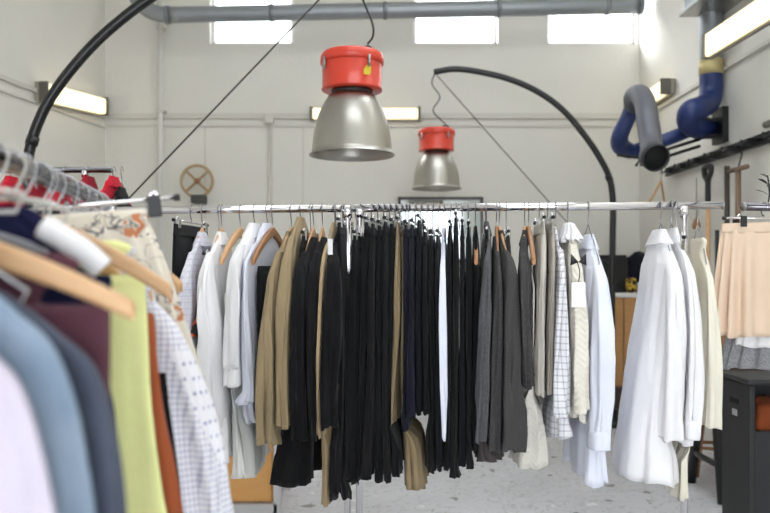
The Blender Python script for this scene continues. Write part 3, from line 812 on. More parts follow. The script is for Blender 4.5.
# ------------------------------------------------------------------ racks
RZ = 1.66
def rp(x, y): d = (RZ-H)*F/(HY-y); return Vector(((x-CX)/F*d, d))
A0, A1 = rp(165, 210), rp(722, 205.2)
dirv = (A1-A0).normalized(); ANG = math.atan2(dirv.y, dirv.x)
UA = ANG-PI/2
def onrail(x):
    k = (x-CX)/F; s = (k*A0.y-A0.x)/(dirv.x-k*dirv.y); return A0+dirv*s
def rack(label, p0, p1, posts, z, r=.0135, foot=.26, group='chrome clothes rails', rm=None):
    p0, p1 = Vector(p0), Vector(p1); d = (p1-p0).normalized(); n = Vector((-d.y, d.x)); c = (p0+p1)/2
    t = thing('clothes_rack', label, 'clothes rack', (c.x, c.y, 0), 0, group)
    L3 = lambda p, zz: Vector((p.x-c.x, p.y-c.y, zz))
    obj('rail', tube(BM(), [L3(p0, z), L3(p1, z)], r, 20), rm or chrome, t)
    for p, s in ((p0, -1), (p1, 1)): obj('rail_end_cap', tube(BM(), [L3(p, z), L3(p+d*s*.004, z)], r*1.06, 20), steel, t)
    for p in posts:
        p = Vector(p)
        po = obj('post', tube(BM(), [L3(p, .09), L3(p, z-r*.6)], .0125, 16), chrome, t)
        bm = BM(); tube(bm, [L3(p, z-r-.02), L3(p, z-r+.012)], .0165, 16); obj('post_collar', bm, chrome, po)
        bm = BM(); tube(bm, [L3(p-n*foot, .085), L3(p+n*foot, .085)], .014, 12); obj('foot', bm, chrome, t)
        for s in (-1, 1):
            q = p+n*s*foot*.95
            bm = BM(); tube(bm, [L3(q-d*.012, .03), L3(q+d*.012, .03)], .03, 16); tube(bm, [L3(q, .03), L3(q, .085)], .007, 8); obj('castor', bm, blackp, t)
    if len(posts) > 1: obj('lower_bar', tube(BM(), [L3(Vector(posts[0]), .1), L3(Vector(posts[-1]), .1)], .01, 12), chrome, t)
    return t
pA0 = onrail(165)-dirv*.35
rack('chrome clothes rail behind the left rack, holding the khaki and white clothes', pA0, onrail(351), [pA0+dirv*.06, onrail(347.5)], RZ)
rack('chrome clothes rail in the centre, running to the white shirts at right', onrail(354), onrail(722), [onrail(359.5), onrail(684)], RZ)
MAIN = Rail(onrail(160), onrail(760), RZ, UA)
# left rack, running away from the camera
LZ = H+.14
def lr(d): return Vector((-.44-.178*(d-.7), d))
LDIR = (lr(2)-lr(1)).normalized(); LU = math.atan2(LDIR.y, LDIR.x)-PI/2
rack('dark chrome clothes rail close to the camera at left, running away from it', lr(.32), lr(1.66), [lr(.36), lr(1.63)], LZ, .0145, .24, rm=darkc)
LEFT = Rail(lr(.3), lr(1.7), LZ, LU, .0145)

# ------------------------------------------------------------------ cloth colours
K = dict(
 black=cloth('black wool', (15, 15, 17)), black2=cloth('black twill', (18, 17, 19)), navy=cloth('navy wool', (19, 21, 36)), inky=cloth('ink cloth', (16, 17, 22)),
 khaki=cloth('khaki cotton', (156, 138, 108)), khaki2=cloth('darker khaki', (140, 122, 94)), tan=cloth('tan cotton', (172, 150, 118)),
 white=cloth('white cotton', (234, 233, 235)), white2=cloth('white linen', (226, 226, 222)), bluew=cloth('blue white cotton', (222, 225, 238)), cream=cloth('cream cotton', (226, 220, 204)), cream2=cloth('cream knit', (224, 218, 206), 'knit'),
 lav=cloth('pale lavender stripe', (214, 213, 222), 'finecheck', (176, 178, 196)),
 char=cloth('charcoal herringbone', (70, 68, 68), 'herring', (46, 45, 46)), char2=cloth('charcoal wool', (58, 56, 57), 'marl', (76, 74, 74)), grey=cloth('mid grey wool', (84, 84, 87), 'marl', (62, 62, 64)), taupe=cloth('taupe grey', (76, 69, 69)),
 lknit=cloth('oat knit', (204, 200, 192), 'knit'), beige=cloth('grey beige cotton', (196, 190, 180)), taupe2=cloth('pale taupe cotton', (172, 164, 154)),
 dots=cloth('white dotted cotton', (230, 229, 232), 'dots', (120, 120, 140)), dgrid=cloth('white pinprick cotton', (228, 228, 232), 'finecheck', (96, 96, 116)),
 oranget=cloth('orange print', (220, 92, 40), 'wildprint', (40, 38, 42)),
)
SEED = [100]
def hang(rail, kind, x, yh, m, label, hlabel=None, hk='wood', W=.2, T=.02, Tb=.03, yaw=0, lean=0, top=None, name=None, cat=None, group=None, Wf=None, hw=None, hm=None, hang_grp=None, **kw):
    """one garment and the hanger it hangs from"""
    SEED[0] += 1; seed = SEED[0]
    Wf = Wf if Wf is not None else W
    yawr = math.radians(yaw)
    p, df = rail.solve(x, Wf, yawr)
    if kind in ('jacket', 'shirt') and x < 580 and rail is MAIN: T *= .95; Tb *= 1.0
    zh = H+(HY-yh)/F*df-rail.z
    ln_ = lean/F*df
    rot = rail.uang+yawr
    nm = name or {'jacket': 'jacket', 'shirt': 'shirt', 'trousers': 'trousers', 'top': 'blouse', 'skirt': 'skirt', 'dress': 'dress'}[kind]
    t = thing(nm, label, cat or nm, p, rot, group); HUNG.setdefault(id(rail), []).append(t)
    if hk == 'wood':
        zt = top if top is not None else -.1
        if kind == 'trousers' and top is None: zt = -.2
        bare = kind == 'trousers' or (top is not None and top < -.15)
        wood_hanger(p, rot, hlabel or 'wooden hanger holding the '+label, hw or W*.95, hm, r=rail.r, tk=.007 if bare else .0045, drop=.115 if bare else .165)
    elif hk == 'clip':
        zt = top if top is not None else -.058
        clip_hanger(p, rot, hlabel or 'clip hanger holding the '+label, hw or max(W*1.0, .08), r=rail.r, pos=.82, m=steel, ch=.026, zb=zt+.012, jaw=T*.48+.0012)
    elif hk == 'wire':
        zt = top if top is not None else -.07
        wire_hanger(p, rot, hlabel or 'wire hanger holding the '+label, hw or W*.95, r=rail.r, m=hm)
    else: zt = top
    if kind in ('jacket',): g_top(kind, t, m, W, T, zt, zh, Tb, ln_, seed, **kw)
    elif kind in ('shirt', 'dress'): g_top(kind, t, m, W, T, zt, zh, Tb, ln_, seed, cuff=kw.pop('cuff', True), **kw)
    elif kind == 'top': g_top(kind, t, m, W, T, zt, zh, Tb, ln_, seed, collar=kw.pop('collar', False), sleeve=kw.pop('sleeve', False), **kw)
    elif kind == 'trousers': g_trousers(t, m, W, T, zt, zh, Tb, ln_, seed, **kw)
    elif kind == 'skirt': g_skirt(t, m, W, T, zt, zh, kw.pop('Wb', W*1.3), Tb, ln_, seed, **kw)
    return t

# ---- rail A (left of the double posts), in order from left to right
G1 = 'clothes on the left chrome rail'; G2 = 'clothes on the centre chrome rail'
h = lambda **k: hang(MAIN, group=G1, **k)
h(kind='trousers', x=174, yh=430, m=K['black'], label='black trousers at the left end of the rail, behind cream printed trousers', hlabel='clip hanger of the black trousers behind the cream printed trousers', hk='clip', W=.16, T=.014, Tb=.02)
h(kind='shirt', x=188, yh=445, m=K['lav'], label='pale grey white shirt, leftmost of the white ones on the rail', hlabel='wooden hanger of the leftmost white shirt on the rail', W=.19, T=.026, Tb=.035, yaw=6, sl=.6)
h(kind='top', x=199, yh=336, m=K['oranget'], label='orange and black printed top peeping out between two white shirts', hlabel='clip hanger of the orange printed top', hk='clip', W=.16, T=.01, Tb=.026, Wf=.2, top=-.17, hw=.15, flare=1.7)
h(kind='shirt', x=206, yh=462, m=K['white'], label='white shirt on a wooden hanger, second white one from the left', hlabel='wooden hanger of the second white shirt from the left', W=.2, T=.03, Tb=.045, lean=6, yaw=4)
h(kind='dress', x=225, yh=480, m=K['white2'], label='long off white linen dress hanging lowest among the white clothes', hlabel='wooden hanger showing bare between the white shirts', W=.17, T=.014, Tb=.026, lean=14, sleeve=False, collar=False, top=-.2, hw=.21, name='dress', Wn=.1)
h(kind='shirt', x=238, yh=356, m=K['white'], label='white blouse with full sleeves beside the off white dress', hlabel='wire hanger of the full sleeved white blouse', hk='wire', W=.19, T=.038, Tb=.042, sl=.44, name='blouse', lean=2, sw=.05)
h(kind='shirt', x=247, yh=424, m=K['bluew'], label='white shirt with long tail next to the black folded trousers', hlabel='wire hanger of the long tailed white shirt', hk='wire', W=.17, T=.018, Tb=.03, yaw=-8, sl=.5)
h(kind='trousers', x=258, yh=412, m=K['black'], label='black trousers folded over a wooden hanger left of khaki jackets', hlabel='bare brown wooden hanger carrying folded black trousers', hm=beech2, W=.15, T=.012, Tb=.02, hw=.2, lean=-4, yaw=-4)
h(kind='jacket', x=274, yh=410, m=K['khaki'], label='khaki jacket, left one of the two side by side', hlabel='wooden hanger of the left khaki jacket', W=.19, T=.024, Tb=.036, lean=-4, sl=.6, yaw=-4)
h(kind='jacket', x=288, yh=402, m=K['khaki'], label='khaki jacket with raised collar, right one of the two side by side', hlabel='wire hanger of the right khaki jacket', hk='wire', W=.19, T=.022, Tb=.03, lean=-5, top=-.05, sl=.59)
h(kind='jacket', x=301, yh=394, m=K['black'], collar=False, label='black jacket touching the right khaki jacket', hlabel='wooden hanger of the black jacket touching the khaki one', W=.2, T=.026, Tb=.032, sl=.58)
h(kind='trousers', x=302, yh=486, m=K['black'], label='wide legged black trousers flaring out below the two black jackets', hlabel='clip hanger of the wide legged black trousers', hk='clip', W=.13, T=.012, Tb=.066, lean=-14, Wf=.14, Wb=.14, top=-.1)
h(kind='jacket', x=314, yh=396, m=K['black2'], collar=False, label='black jacket on a pale wooden hanger left of the khaki lining', hlabel='wooden hanger of the black jacket left of the khaki lining', W=.2, T=.025, Tb=.03, sl=.58, yaw=3)
h(kind='jacket', x=326, yh=400, m=K['tan'], label='tan jacket showing as a narrow strip between black jackets', hlabel='clip hanger of the narrow tan jacket', hk='wire', W=.19, T=.018, Tb=.028, lean=-9, sl=.6)
h(kind='trousers', x=325, yh=512, m=K['tan'], label='tan trousers hanging lowest below the black jackets', hlabel='clip hanger of the tan trousers', hk='clip', W=.12, T=.011, Tb=.026, lean=-1, Wf=.19, top=-.14)
jk = h(kind='jacket', x=333, yh=394, m=K['black'], label='black jacket with a white tag beside the chrome double posts', hlabel='wire hanger of the black jacket with a white tag', hk='wire', W=.2, T=.032, Tb=.042, lean=-4, sl=.57)
obj('swing_tag', bx((.256, -.007, -.165), (.258, .009, -.115)), mat('white tag card', (225, 225, 228), .6), jk, False)['label'] = 'small white swing tag'
h(kind='trousers', x=337.5, yh=500, m=K['black2'], label='black trousers with pointed hem beside the double posts', hlabel='clip hanger of the black trousers with pointed hem', hk='clip', W=.15, T=.013, Tb=.034, lean=-1, hem=.02, Wf=.16)
h = lambda **k: hang(MAIN, group=G2, **k)
h(kind='trousers', x=353.3, yh=482, m=K['black'], label='black trousers squeezed between the two chrome posts at the centre', hlabel='clip hanger of the black trousers squeezed between the posts', hk='clip', W=.15, T=.011, Tb=.05, top=-.1, Wf=.16)
ords = ['first', 'second', 'third', 'fourth', 'fifth', 'sixth', 'seventh']
for i, (x, yh, m, le, Tb) in enumerate(((365.5, 476, 'black', -10, .03), (372, 478, 'black2', -6, .026), (378.5, 482, 'black', 0, .026), (384.5, 482, 'black2', 2, .022), (391, 476, 'black', 4, .02))):
    w = 'black trousers, %s to the right of the chrome double posts' % ords[i]
    h(kind='trousers', x=x, yh=yh, m=K[m], label=w, hlabel='clip hanger of the '+w, hk='clip', W=.16+.01*(i % 2), T=.013, Tb=Tb*.85, lean=le, top=-.056-.006*(i % 3))
h(kind='trousers', x=397, yh=424, m=K['khaki2'], label='khaki trousers hanging as a pale strip amid black trousers', hlabel='clip hanger of the khaki trousers amid black ones', hk='clip', W=.17, T=.011, Tb=.018, lean=-9, wave=.007)
h(kind='trousers', x=402, yh=492, m=K['khaki2'], label='long khaki trouser leg showing below the black trousers', hlabel='clip hanger of the long khaki trousers', hk='clip', W=.13, T=.01, Tb=.026, lean=12, Wf=.16, top=-.075)
for i, (x, yh, m, le, Tb, tp) in enumerate(((405, 430, 'navy', -4, .026, -.068), (411.5, 416, 'navy', -1, .02, -.066), (418, 414, 'inky', 1, .02, -.05), (424.5, 414, 'black', 1, .018, -.09), (430.5, 472, 'black', 3, .024, -.1), (437, 470, 'inky', 3, .022, -.1))):
    w = ('navy' if m == 'navy' else 'black')+' trousers, %s of the row right of the khaki strip' % ords[i]
    h(kind='trousers', x=x, yh=yh, m=K[m], label=w, hlabel='clip hanger of the '+w, hk='clip', W=.16+.012*(i % 2), T=.013, Tb=Tb*.85, lean=le, top=tp)
h(kind='shirt', x=442.5, yh=432, m=K['bluew'], label='thin strip of white shirt between black trousers', hlabel='wire hanger of the white shirt between black trousers', hk='wire', W=.17, T=.0115, Tb=.012, lean=3, sl=.6, sw=.036, name='shirt', collar=False)
for i, (x, yh, m, le, Tb, tp) in enumerate(((449.5, 470, 'black', -4, .02, -.07), (455.5, 478, 'black2', -1, .02, -.045), (462, 466, 'inky', 0, .02, -.068), (468.5, 468, 'black', 1, .018, -.075))):
    w = 'black trousers, %s to the right of the white strip' % ords[i]
    h(kind='trousers', x=x, yh=yh, m=K[m], label=w, hlabel='clip hanger of the '+w, hk='clip', W=.16+.012*(i % 2), T=.013, Tb=Tb*.85, lean=le, top=tp)
h(kind='trousers', x=476, yh=452, m=K['inky'], label='ink black trousers on a wooden hanger left of the grey jackets', hlabel='wooden hanger of the ink black trousers', W=.15, T=.012, Tb=.014, lean=-2, top=-.07, hw=.19, hm=beech2)
h(kind='jacket', x=488, yh=404, m=K['grey'], label='mid grey jacket, leftmost of the grey jackets', hlabel='wire hanger of the leftmost grey jacket', hk='wire', W=.19, T=.02, Tb=.03, lean=-6, sl=.6)
h(kind='trousers', x=487, yh=464, m=K['taupe'], label='dark taupe trousers hanging below the leftmost grey jackets', hlabel='clip hanger of the dark taupe trousers', hk='clip', W=.14, T=.012, Tb=.045, lean=2, Wf=.17, top=-.1)
h(kind='jacket', x=499, yh=402, m=K['char2'], collar=False, label='charcoal jacket on a brown wooden hanger, second grey jacket', hlabel='brown wooden hanger of the second grey jacket', hm=beech2, W=.19, T=.018, Tb=.028, lean=-5, sl=.6)
h(kind='jacket', x=511, yh=400, m=K['char'], label='charcoal herringbone jacket in front of the other grey ones', hlabel='wooden hanger of the herringbone jacket', W=.2, T=.03, Tb=.052, lean=-3, sl=.6, yaw=8)
h(kind='trousers', x=509, yh=448, m=K['char2'], label='charcoal trousers hanging below the herringbone jacket', hlabel='clip hanger of the charcoal trousers', hk='clip', W=.13, T=.012, Tb=.03, lean=-4, Wf=.17, top=-.1)
h(kind='jacket', x=523, yh=352, m=K['char2'], label='short dark jacket, rightmost of the grey jackets', hlabel='wooden hanger of the rightmost grey jacket', W=.19, T=.02, Tb=.03, lean=2, sl=.4, yaw=-6)
h(kind='top', x=533, yh=466, m=K['lknit'], label='long oat coloured knit hanging below a bare brown hanger', hlabel='bare brown wooden hanger above the oat knit', hm=beech2, W=.17, T=.016, Tb=.055, lean=-4, top=-.18, hw=.2, name='sweater', cat='sweater', Wn=.1)
h(kind='trousers', x=544, yh=396, m=K['beige'], label='grey beige trousers right of the brown hanger', hlabel='clip hanger of the grey beige trousers', hk='clip', W=.16, T=.014, Tb=.022, lean=-4)
h(kind='trousers', x=553, yh=394, m=K['taupe2'], label='pale taupe trousers left of the dotted shirt', hlabel='clip hanger of the pale taupe trousers', hk='clip', W=.16, T=.011, Tb=.018, lean=-3)
h(kind='shirt', x=562, yh=440, m=K['dgrid'], label='white shirt with small dark dots between taupe trousers and cream knit', hlabel='wire hanger of the dotted white shirt', hk='wire', W=.17, T=.018, Tb=.03, lean=-1, top=-.09, sl=.5, cuff=False)
sw_ = h(kind='top', x=575, yh=420, m=K['cream2'], label='cream knitted sweater with ruffled white neck', hlabel='wooden hanger inside the ruffled cream sweater', W=.17, T=.028, Tb=.034, lean=3, top=-.075, sleeve=True, sl=.5, collar=True, name='sweater', cat='sweater', hw=.15)
bm = BM(); rings = []
for j in range(7):
    f = j/6; ring = []
    for i in range(120):
        th = 2*PI*i/120; a = .002+.010*f; w_ = a*math.sin(13*th+2*f)
        ring.append(bm.verts.new(((.05+.065*f+w_)*math.cos(th), (.016+.024*f+w_)*math.sin(th), -.058-.06*f+.007*f*math.sin(9*th))))
    rings.append(ring)
for r_a, r_b in zip(rings, rings[1:]):
    for i in range(120): bm.faces.new((r_a[i], r_a[(i+1) % 120], r_b[(i+1) % 120], r_b[i]))
o = obj('ruffle', bm, K['white'], sw_); o['label'] = 'ruffled white neck trim'; o.modifiers.new('cloth', 'SOLIDIFY').thickness = .0012
h(kind='shirt', x=600, yh=484, m=K['bluew'], label='bluish white shirt hanging alone in front of the counter', hlabel='wire hanger of the lone bluish white shirt', hk='wire', W=.15, T=.03, Tb=.034, lean=-3, top=-.115, sl=.58, yaw=5)
h(kind='shirt', x=674, yh=486, m=K['white'], label='big white shirt with flared hem, left of the right post', hlabel='wire hanger of the flared white shirt', hk='wire', W=.16, T=.042, Tb=.075, Wn=.07, lean=-20, top=-.1, sl=.56, yaw=0, flare=1.05, cuff=False, slean=.0)
h(kind='shirt', x=687, yh=446, m=K['white'], label='white shirt in front of the right chrome post', hlabel='clip hanger of the white shirt in front of the post', hk='wire', W=.15, T=.024, Tb=.032, lean=0, top=-.095, sl=.56, yaw=3)
h(kind='top', x=707, yh=424, m=K['cream'], label='cream long top hanging right of the chrome post', hlabel='wire hanger of the cream long top', hk='wire', W=.095, T=.018, Tb=.026, lean=2, top=-.11, sleeve=True, sl=.52, name='blouse', yaw=0, sw=.042)
h(kind='trousers', x=684, yh=500, m=K['cream'], label='narrow cream trousers hanging lowest beside the right post', hlabel='clip hanger of the narrow cream trousers', hk='clip', W=.09, T=.01, Tb=.014, lean=-1, top=-.12)

# extras on the rail
ph_ = right_pt(661, 174, .16)
t = thing('trouser_hanger', 'pale wooden trouser hanger dangling from the tool rail above the white shirts', 'hanger', ph_, .5)
bm = BM(); tube(bm, [(-.17, 0, -.3), (0, 0, -.06), (.05, 0, -.3)], .012, 8, 0); obj('shoulder_bar', bm, beech, t)
obj('crossbar', tube(BM(), [(-.18, 0, -.32), (.06, 0, -.3)], .012, 8), beech, t)
obj('hook', tube(BM(), [(0, 0, -.06), (0, 0, -.03), (.02, 0, 0), (0, 0, .02), (-.02, 0, 0)], .004, 6, 3), wire, t)
# card tag with black ribbon
p, df = MAIN.solve(578.5, .24, 0)
t = thing('card_tag', 'blank white card tag on a black ribbon in front of the cream sweater', 'tag', P(578.5, 282, df-.02))
obj('card', bx((-.021, -.001, -.076), (.021, .001, 0)), mat('white card', (232, 231, 224), .7), t, False)
bm = BM(); tube(bm, [(0, 0, 0), (.004, 0, .03), (-.004, 0, .06)], .0015, 6, 3)
for s in (-1, 1): prism(bm, [(0, .06), (s*.022, .085), (s*.024, .05)], -.002, .002)
obj('ribbon', bm, blackp, t)

# ================================================================== LEFT RACK (near)
def near(d, kind, m, label, hlabel, W, T, zt, zh, Tb, lean=0, hk='wood', yaw=0, name=None, cat=None, hm=None, hw=None, roll=0, hpar=(.115, -.062, .036), hd=0, **kw):
    SEED[0] += 1
    q = lr(d); p = Vector((q.x, q.y, LZ)); rot = LU+math.radians(yaw)
    nm = name or kind
    t = thing(nm, label, cat or nm, p, rot, 'clothes on the near left rail'); t.rotation_euler.y = roll; HUNG.setdefault('left', []).append(t)
    hq = lr(d+hd); hp = Vector((hq.x, hq.y, LZ))
    if hk == 'wood': wood_hanger(hp, rot, hlabel, hw or W, hm, r=.0145, tk=.008, drop=hpar[0], zt=hpar[1], ht=hpar[2], roll=roll)
    elif hk == 'clip': clip_hanger(hp, rot, hlabel, hw or W, r=.0145, zb=-.035, roll=roll)
    elif hk == 'wire': wire_hanger(hp, rot, hlabel, hw or W*.85, r=.0145, rad=.002, zt=-.09, drop=.07)
    if kind == 'trousers': g_trousers(t, m, W, T, zt, zh, Tb, lean, SEED[0], **kw)
    elif kind == 'skirt': g_skirt(t, m, W, T, zt, zh, kw.pop('Wb'), Tb, lean, SEED[0], **kw)
    else: g_top(kind, t, m, W, T, zt, zh, Tb, lean, SEED[0], **kw)
    return t
pink = cloth('pale pink white cotton', (190, 182, 196)); lblue = cloth('light denim', (158, 172, 188), 'denim', (104, 128, 154)); ddenim = cloth('dark denim', (90, 96, 112), 'denim', (56, 62, 80))
plum = cloth('plum cotton', (92, 56, 68)); navyk = cloth('navy knit', (22, 24, 58), 'knit'); lime = cloth('pale lime cotton', (236, 238, 168)); rust = cloth('rust brown cotton', (156, 82, 50))
chk = cloth('white shirt with blue grid', (232, 231, 238), 'check', (112, 118, 160)); prt = cloth('cream cloth with ink drawings', (228, 220, 205), 'print')
near(.53, 'shirt', pink, 'pale pinkish white shirt, nearest at the left edge', 'wire hanger of the nearest pale pink shirt', .112, .013, -.1, -.75, .025, hk='wire', sl=.5, sw=.04, collar=False)
near(.60, 'shirt', lblue, 'light blue denim shirt at the near left', 'wire hanger of the light blue denim shirt', .115, .013, -.08, -.78, .025, hk='wire', sl=.52, sw=.046)
near(.655, 'shirt', ddenim, 'dark grey blue denim shirt at the near left', 'wire hanger of the dark denim shirt', .132, .012, -.105, -.8, .022, hk='wire', sl=.5, sw=.046)
near(.725, 'top', plum, 'plum coloured top under the nearest wooden hanger', 'nearest pale wooden hanger, blurred, over the plum top', .168, .013, -.125, -.85, .02, sleeve=False, collar=False, hw=.199, name='blouse', sdrop=.06, Wn=.12, hpar=(.08, -.092, .03), hd=-.03)
nv = near(.85, 'top', navyk, 'navy knitted sweater with white shoulder trim', 'wire hanger of the navy sweater', .15, .016, -.068, -.5, .02, hk='wire', sleeve=False, collar=False, name='sweater', sdrop=.085)
o = obj('shoulder_trim', tube(BM(), [(.078, -.018, -.092), (.1, -.019, -.105), (.122, -.018, -.12), (.142, -.015, -.14)], .014, 12, 4), K['white'], nv); o['label'] = 'white shoulder trim'
o = obj('stripe', tube(BM(), [(-.08, -.024, -.12), (.0, -.024, -.1), (.045, -.025, -.108), (.085, -.024, -.124)], .006, 8, 4), mat('grey stripe', (128, 128, 134), .8), nv); o['label'] = 'grey stripe'
near(1.045, 'top', lime, 'pale lime green sleeveless dress', 'pale wooden hanger with rounded tip over the lime dress', .158, .014, -.1, -.95, .025, sleeve=False, collar=False, hw=.2, name='dress', sdrop=.06, Wn=.12, flare=1.42, hpar=(.106, -.056, .034), hd=-.032)
near(1.10, 'top', rust, 'rust brown top behind the lime dress', 'wooden hanger of the rust brown top', .168, .014, -.15, -.70, .025, sleeve=False, collar=False, name='blouse', sdrop=.06, Wn=.1, hm=beech, flare=1.38, hw=.15)
near(1.125, 'trousers', K['black'], 'black trousers hanging low below the rust top', 'clip hanger of the low black trousers', .18, .009, -.3, -1.05, .014, hk='wire', hw=.12, Wb=.22)
near(1.175, 'shirt', chk, 'white shirt with fine blue grid and dotted sleeve', 'wooden hanger of the blue grid shirt', .155, .018, -.1, -.95, .03, sl=.6, flare=1.62, sw=.05, cuff=False, sout=.105, sdrop=.05, Wn=.11, collar=False)
near(1.26, 'skirt', prt, 'cream gathered skirt printed with ink drawings', 'clip hanger with black tips holding the cream printed skirt', .13, .012, -.05, -.42, .02, hk='clip', hw=.178, roll=-.1, Wb=.2, pleats=16, pl=.007)
# empty hangers crowding the rail
for k, (d, yw) in enumerate(((.64, 4), (.765, 9), (.90, -6), (.965, 8))):
    q = lr(d); wire_hanger((q.x, q.y, LZ), LU+math.radians(yw), 'bare pale wire hanger crowded on the near left rail', .075, r=.0145, group='bare wire hangers on the near left rail', rad=.0026, m=mat('pale wire', (196, 194, 188), .35, .6), zt=-.05, drop=.01)
for k, (d, lab) in enumerate(((1.345, 'bare wooden hanger behind the cream printed skirt on the near left rail'), (1.41, 'second bare wooden hanger behind the cream printed skirt'), (1.05, ''),)):
    if lab: q = lr(d); wood_hanger((q.x, q.y, LZ), LU, lab, .18, r=.0145, zt=-.05)
for d, lab in ((1.47, 'black tipped clip hanger at the far end of the near left rail'), (1.54, 'black tipped clip hanger, last on the near left rail')):
    q = lr(d); clip_hanger((q.x, q.y, LZ), LU+1.15, lab, .17, r=.0145, zb=-.03, hrot=-1.15)
# black rubber ball clip on the rail
q = lr(.86)
tag(obj('rail_knob', lathe(BM(), [(0, 0), (.01, 0), (.018, .008), (.02, .02), (.014, .032), (0, .036)], 20), blackp, None, True, (q.x, q.y, LZ+.0148)), 'round black knob on top of the near left rail', 'knob')

# ================================================================== red clothes on a rack behind the left rail
RD = 3.45; zz = H+(HY-170)/F*RD
ra, rb = (P(-75, 170, RD).x, RD), (P(112, 170, RD).x, RD)
rack('clothes rail with red clothes behind the near left rack', ra, rb, [(ra[0]+.05, RD), P(85, 170, RD).xy], zz, group='clothes rails', rm=darkc)
BACKR = Rail(ra, rb, zz, -PI/2)
redc = cloth('red cotton', (190, 26, 48)); redd = cloth('dark red cotton', (150, 24, 44))
rl = ['leftmost', 'second', 'third', 'fourth', 'rightmost']
for i, (x, c, T) in enumerate(((-10, redc, .045), (20, redd, .045), (46, redc, .045), (70, redd, .034), (97, redc, .03))):
    lab = 'red jacket on the rail behind the near left rack, %s of the five' % rl[i]
    hang(BACKR, 'jacket', x, 410, c, lab, hlabel='wire hanger of the %s red jacket' % rl[i], hk='wire', W=.16, T=T*.6, Tb=T, top=-.05, group='red jackets behind the near left rack', yaw=-6)
hang(BACKR, 'jacket', 110, 400, K['black'], 'black jacket at the end of the rail of red clothes', hlabel='wire hanger of the black jacket beside red ones', hk='wire', W=.15, T=.014, Tb=.018, top=-.1)

# ================================================================== RIGHT FOREGROUND
def rr_(x, d): return Vector(((x-CX)/F*d, d))
r0, r1 = rr_(744, 2.46), rr_(900, 2.62)
rack('dark clothes rail at the right edge carrying the peach skirt', r0, r1, [r0+Vector((.62, .05)), r1-Vector((.02, 0.0))], RZ-.005, group='clothes rails', rm=darkc)
RANG = math.atan2(r1.y-r0.y, r1.x-r0.x)
RR = Rail(r0, r1, RZ-.005, 0)
peach = cloth('peach cotton', (218, 194, 172)); greyk = cloth('grey marl knit', (150, 150, 154), 'marl', (112, 112, 118)); 
def rskirt(x, m, lab, W, Wb, zt, yh, T, Tb, pleats, pl, yaw, dv=0):
    SEED[0] += 1
    p, df = RR.solve(x, 0, 0); rot = math.radians(yaw)
    zh = H+(HY-yh)/F*df-RR.z
    t = thing('skirt', lab, 'skirt', p, rot, 'skirts on the right rail')
    clip_hanger(p, rot, 'clip hanger of the '+lab, W*.92, r=.0135, zb=zt+.018, pos=.62, jaw=T*1.05+.004, hrot=PI/2-rot+RANG)
    g_skirt(t, m, W, T, zt, zh, Wb, Tb, 0, SEED[0], pleats, pl)
rskirt(764, peach, 'peach pleated skirt clipped to the dark rail at the right edge', .143, .168, -.055, 335, .02, .034, 15, .015, 2)
q = r0.lerp(r1, .42)
rskirt(792, K['white'], 'white skirt showing as a white hem under the peach skirt', .1, .17, -.1, 347, .012, .016, 14, .005, -22)
rskirt(800, greyk, 'grey marl pleated skirt hanging lowest at the right edge', .12, .25, -.1, 373, .012, .018, 20, .007, -32)
# sprig on the rail
t = thing('sprig', 'dark leafy sprig tied on the right rail above the peach skirt', 'sprig', (r0.x+.085, r0.y+.01, RZ+.0095))
obj('stem', tube(BM(), [(0, 0, 0), (.004, 0, .04), (-.003, 0, .09)], .0025, 6, 3), blackm, t)
for k in range(7):
    a = k*2.4; z = .015+k*.011; bm = BM(); c, s_ = math.cos(a), math.sin(a)
    pts = [(.0, 0), (.012, .007), (.026, .008), (.038, 0), (.026, -.008), (.012, -.007)]
    vs = [bm.verts.new((c*u-s_*w_, s_*u+c*w_, z+.5*u+(.003 if i % 3 else 0))) for i, (u, w_) in enumerate(pts)]
    bm.faces.new(vs); o = obj('leaf', bm, mat('dark green leaf', (34, 44, 36), .5), t, False); o.modifiers.new('s', 'SOLIDIFY').thickness = .001
# black recycling bin
DB = 3.05
bx0 = (750-CX)/F*DB; zb_ = H-(381-HY)/F*DB; zo = H-(432-HY)/F*DB
t = thing('bin', 'tall black plastic bin with open front hopper at the right edge', 'bin', (bx0+.25, DB+.13, 0))
wv = .25
bp_ = mat('black bin plastic', (30, 31, 34), .6, 0, .1, 8)
o = obj('side_panel', bx((-wv, -.125, .02), (-wv+.025, .125, zb_-.02), .006), bp_, t, False)
obj('handle_slot', bx((-wv-.002, -.035, zb_-.115), (-wv+.003, .045, zb_-.092), .001), mat('slot shade black', (8, 8, 9), .8), o, False)  # raised near-black plate, the shade of the slot recess put into colour
k_ = obj('sticker', bx((-wv-.0015, -.02, zb_-.165), (-wv+.002, .025, zb_-.138), .0006), mat('grey sticker', (168, 168, 172), .5), o, False); k_['label'] = 'pale grey square sticker'
obj('side_panel', bx((wv-.025, -.125, .02), (wv, .125, zb_-.02), .006), bp_, t, False)
obj('front_panel', bx((-wv+.026, -.12, .02), (wv-.026, -.1, zo), .006), bp_, t, False)
obj('back_panel', bx((-wv+.026, .1, .02), (wv-.026, .122, zb_-.02)), bp_, t, False)
obj('shelf', bx((-wv+.026, -.099, zo-.1), (wv-.026, .099, zo-.08)), bp_, t, False)
obj('top_rim', bx((-wv-.008, -.133, zb_-.019), (wv+.008, .133, zb_+.006), .01), mat('black bin rim', (34, 35, 38), .5), t, False)
blob('cloth_bundle', 'orange cloth showing inside the opening of the black bin', 'cloth', (bx0+.14, DB+.13, zo-.079+.1), (.1, .085, .1), cloth('orange rag', (126, 62, 30)), 12)
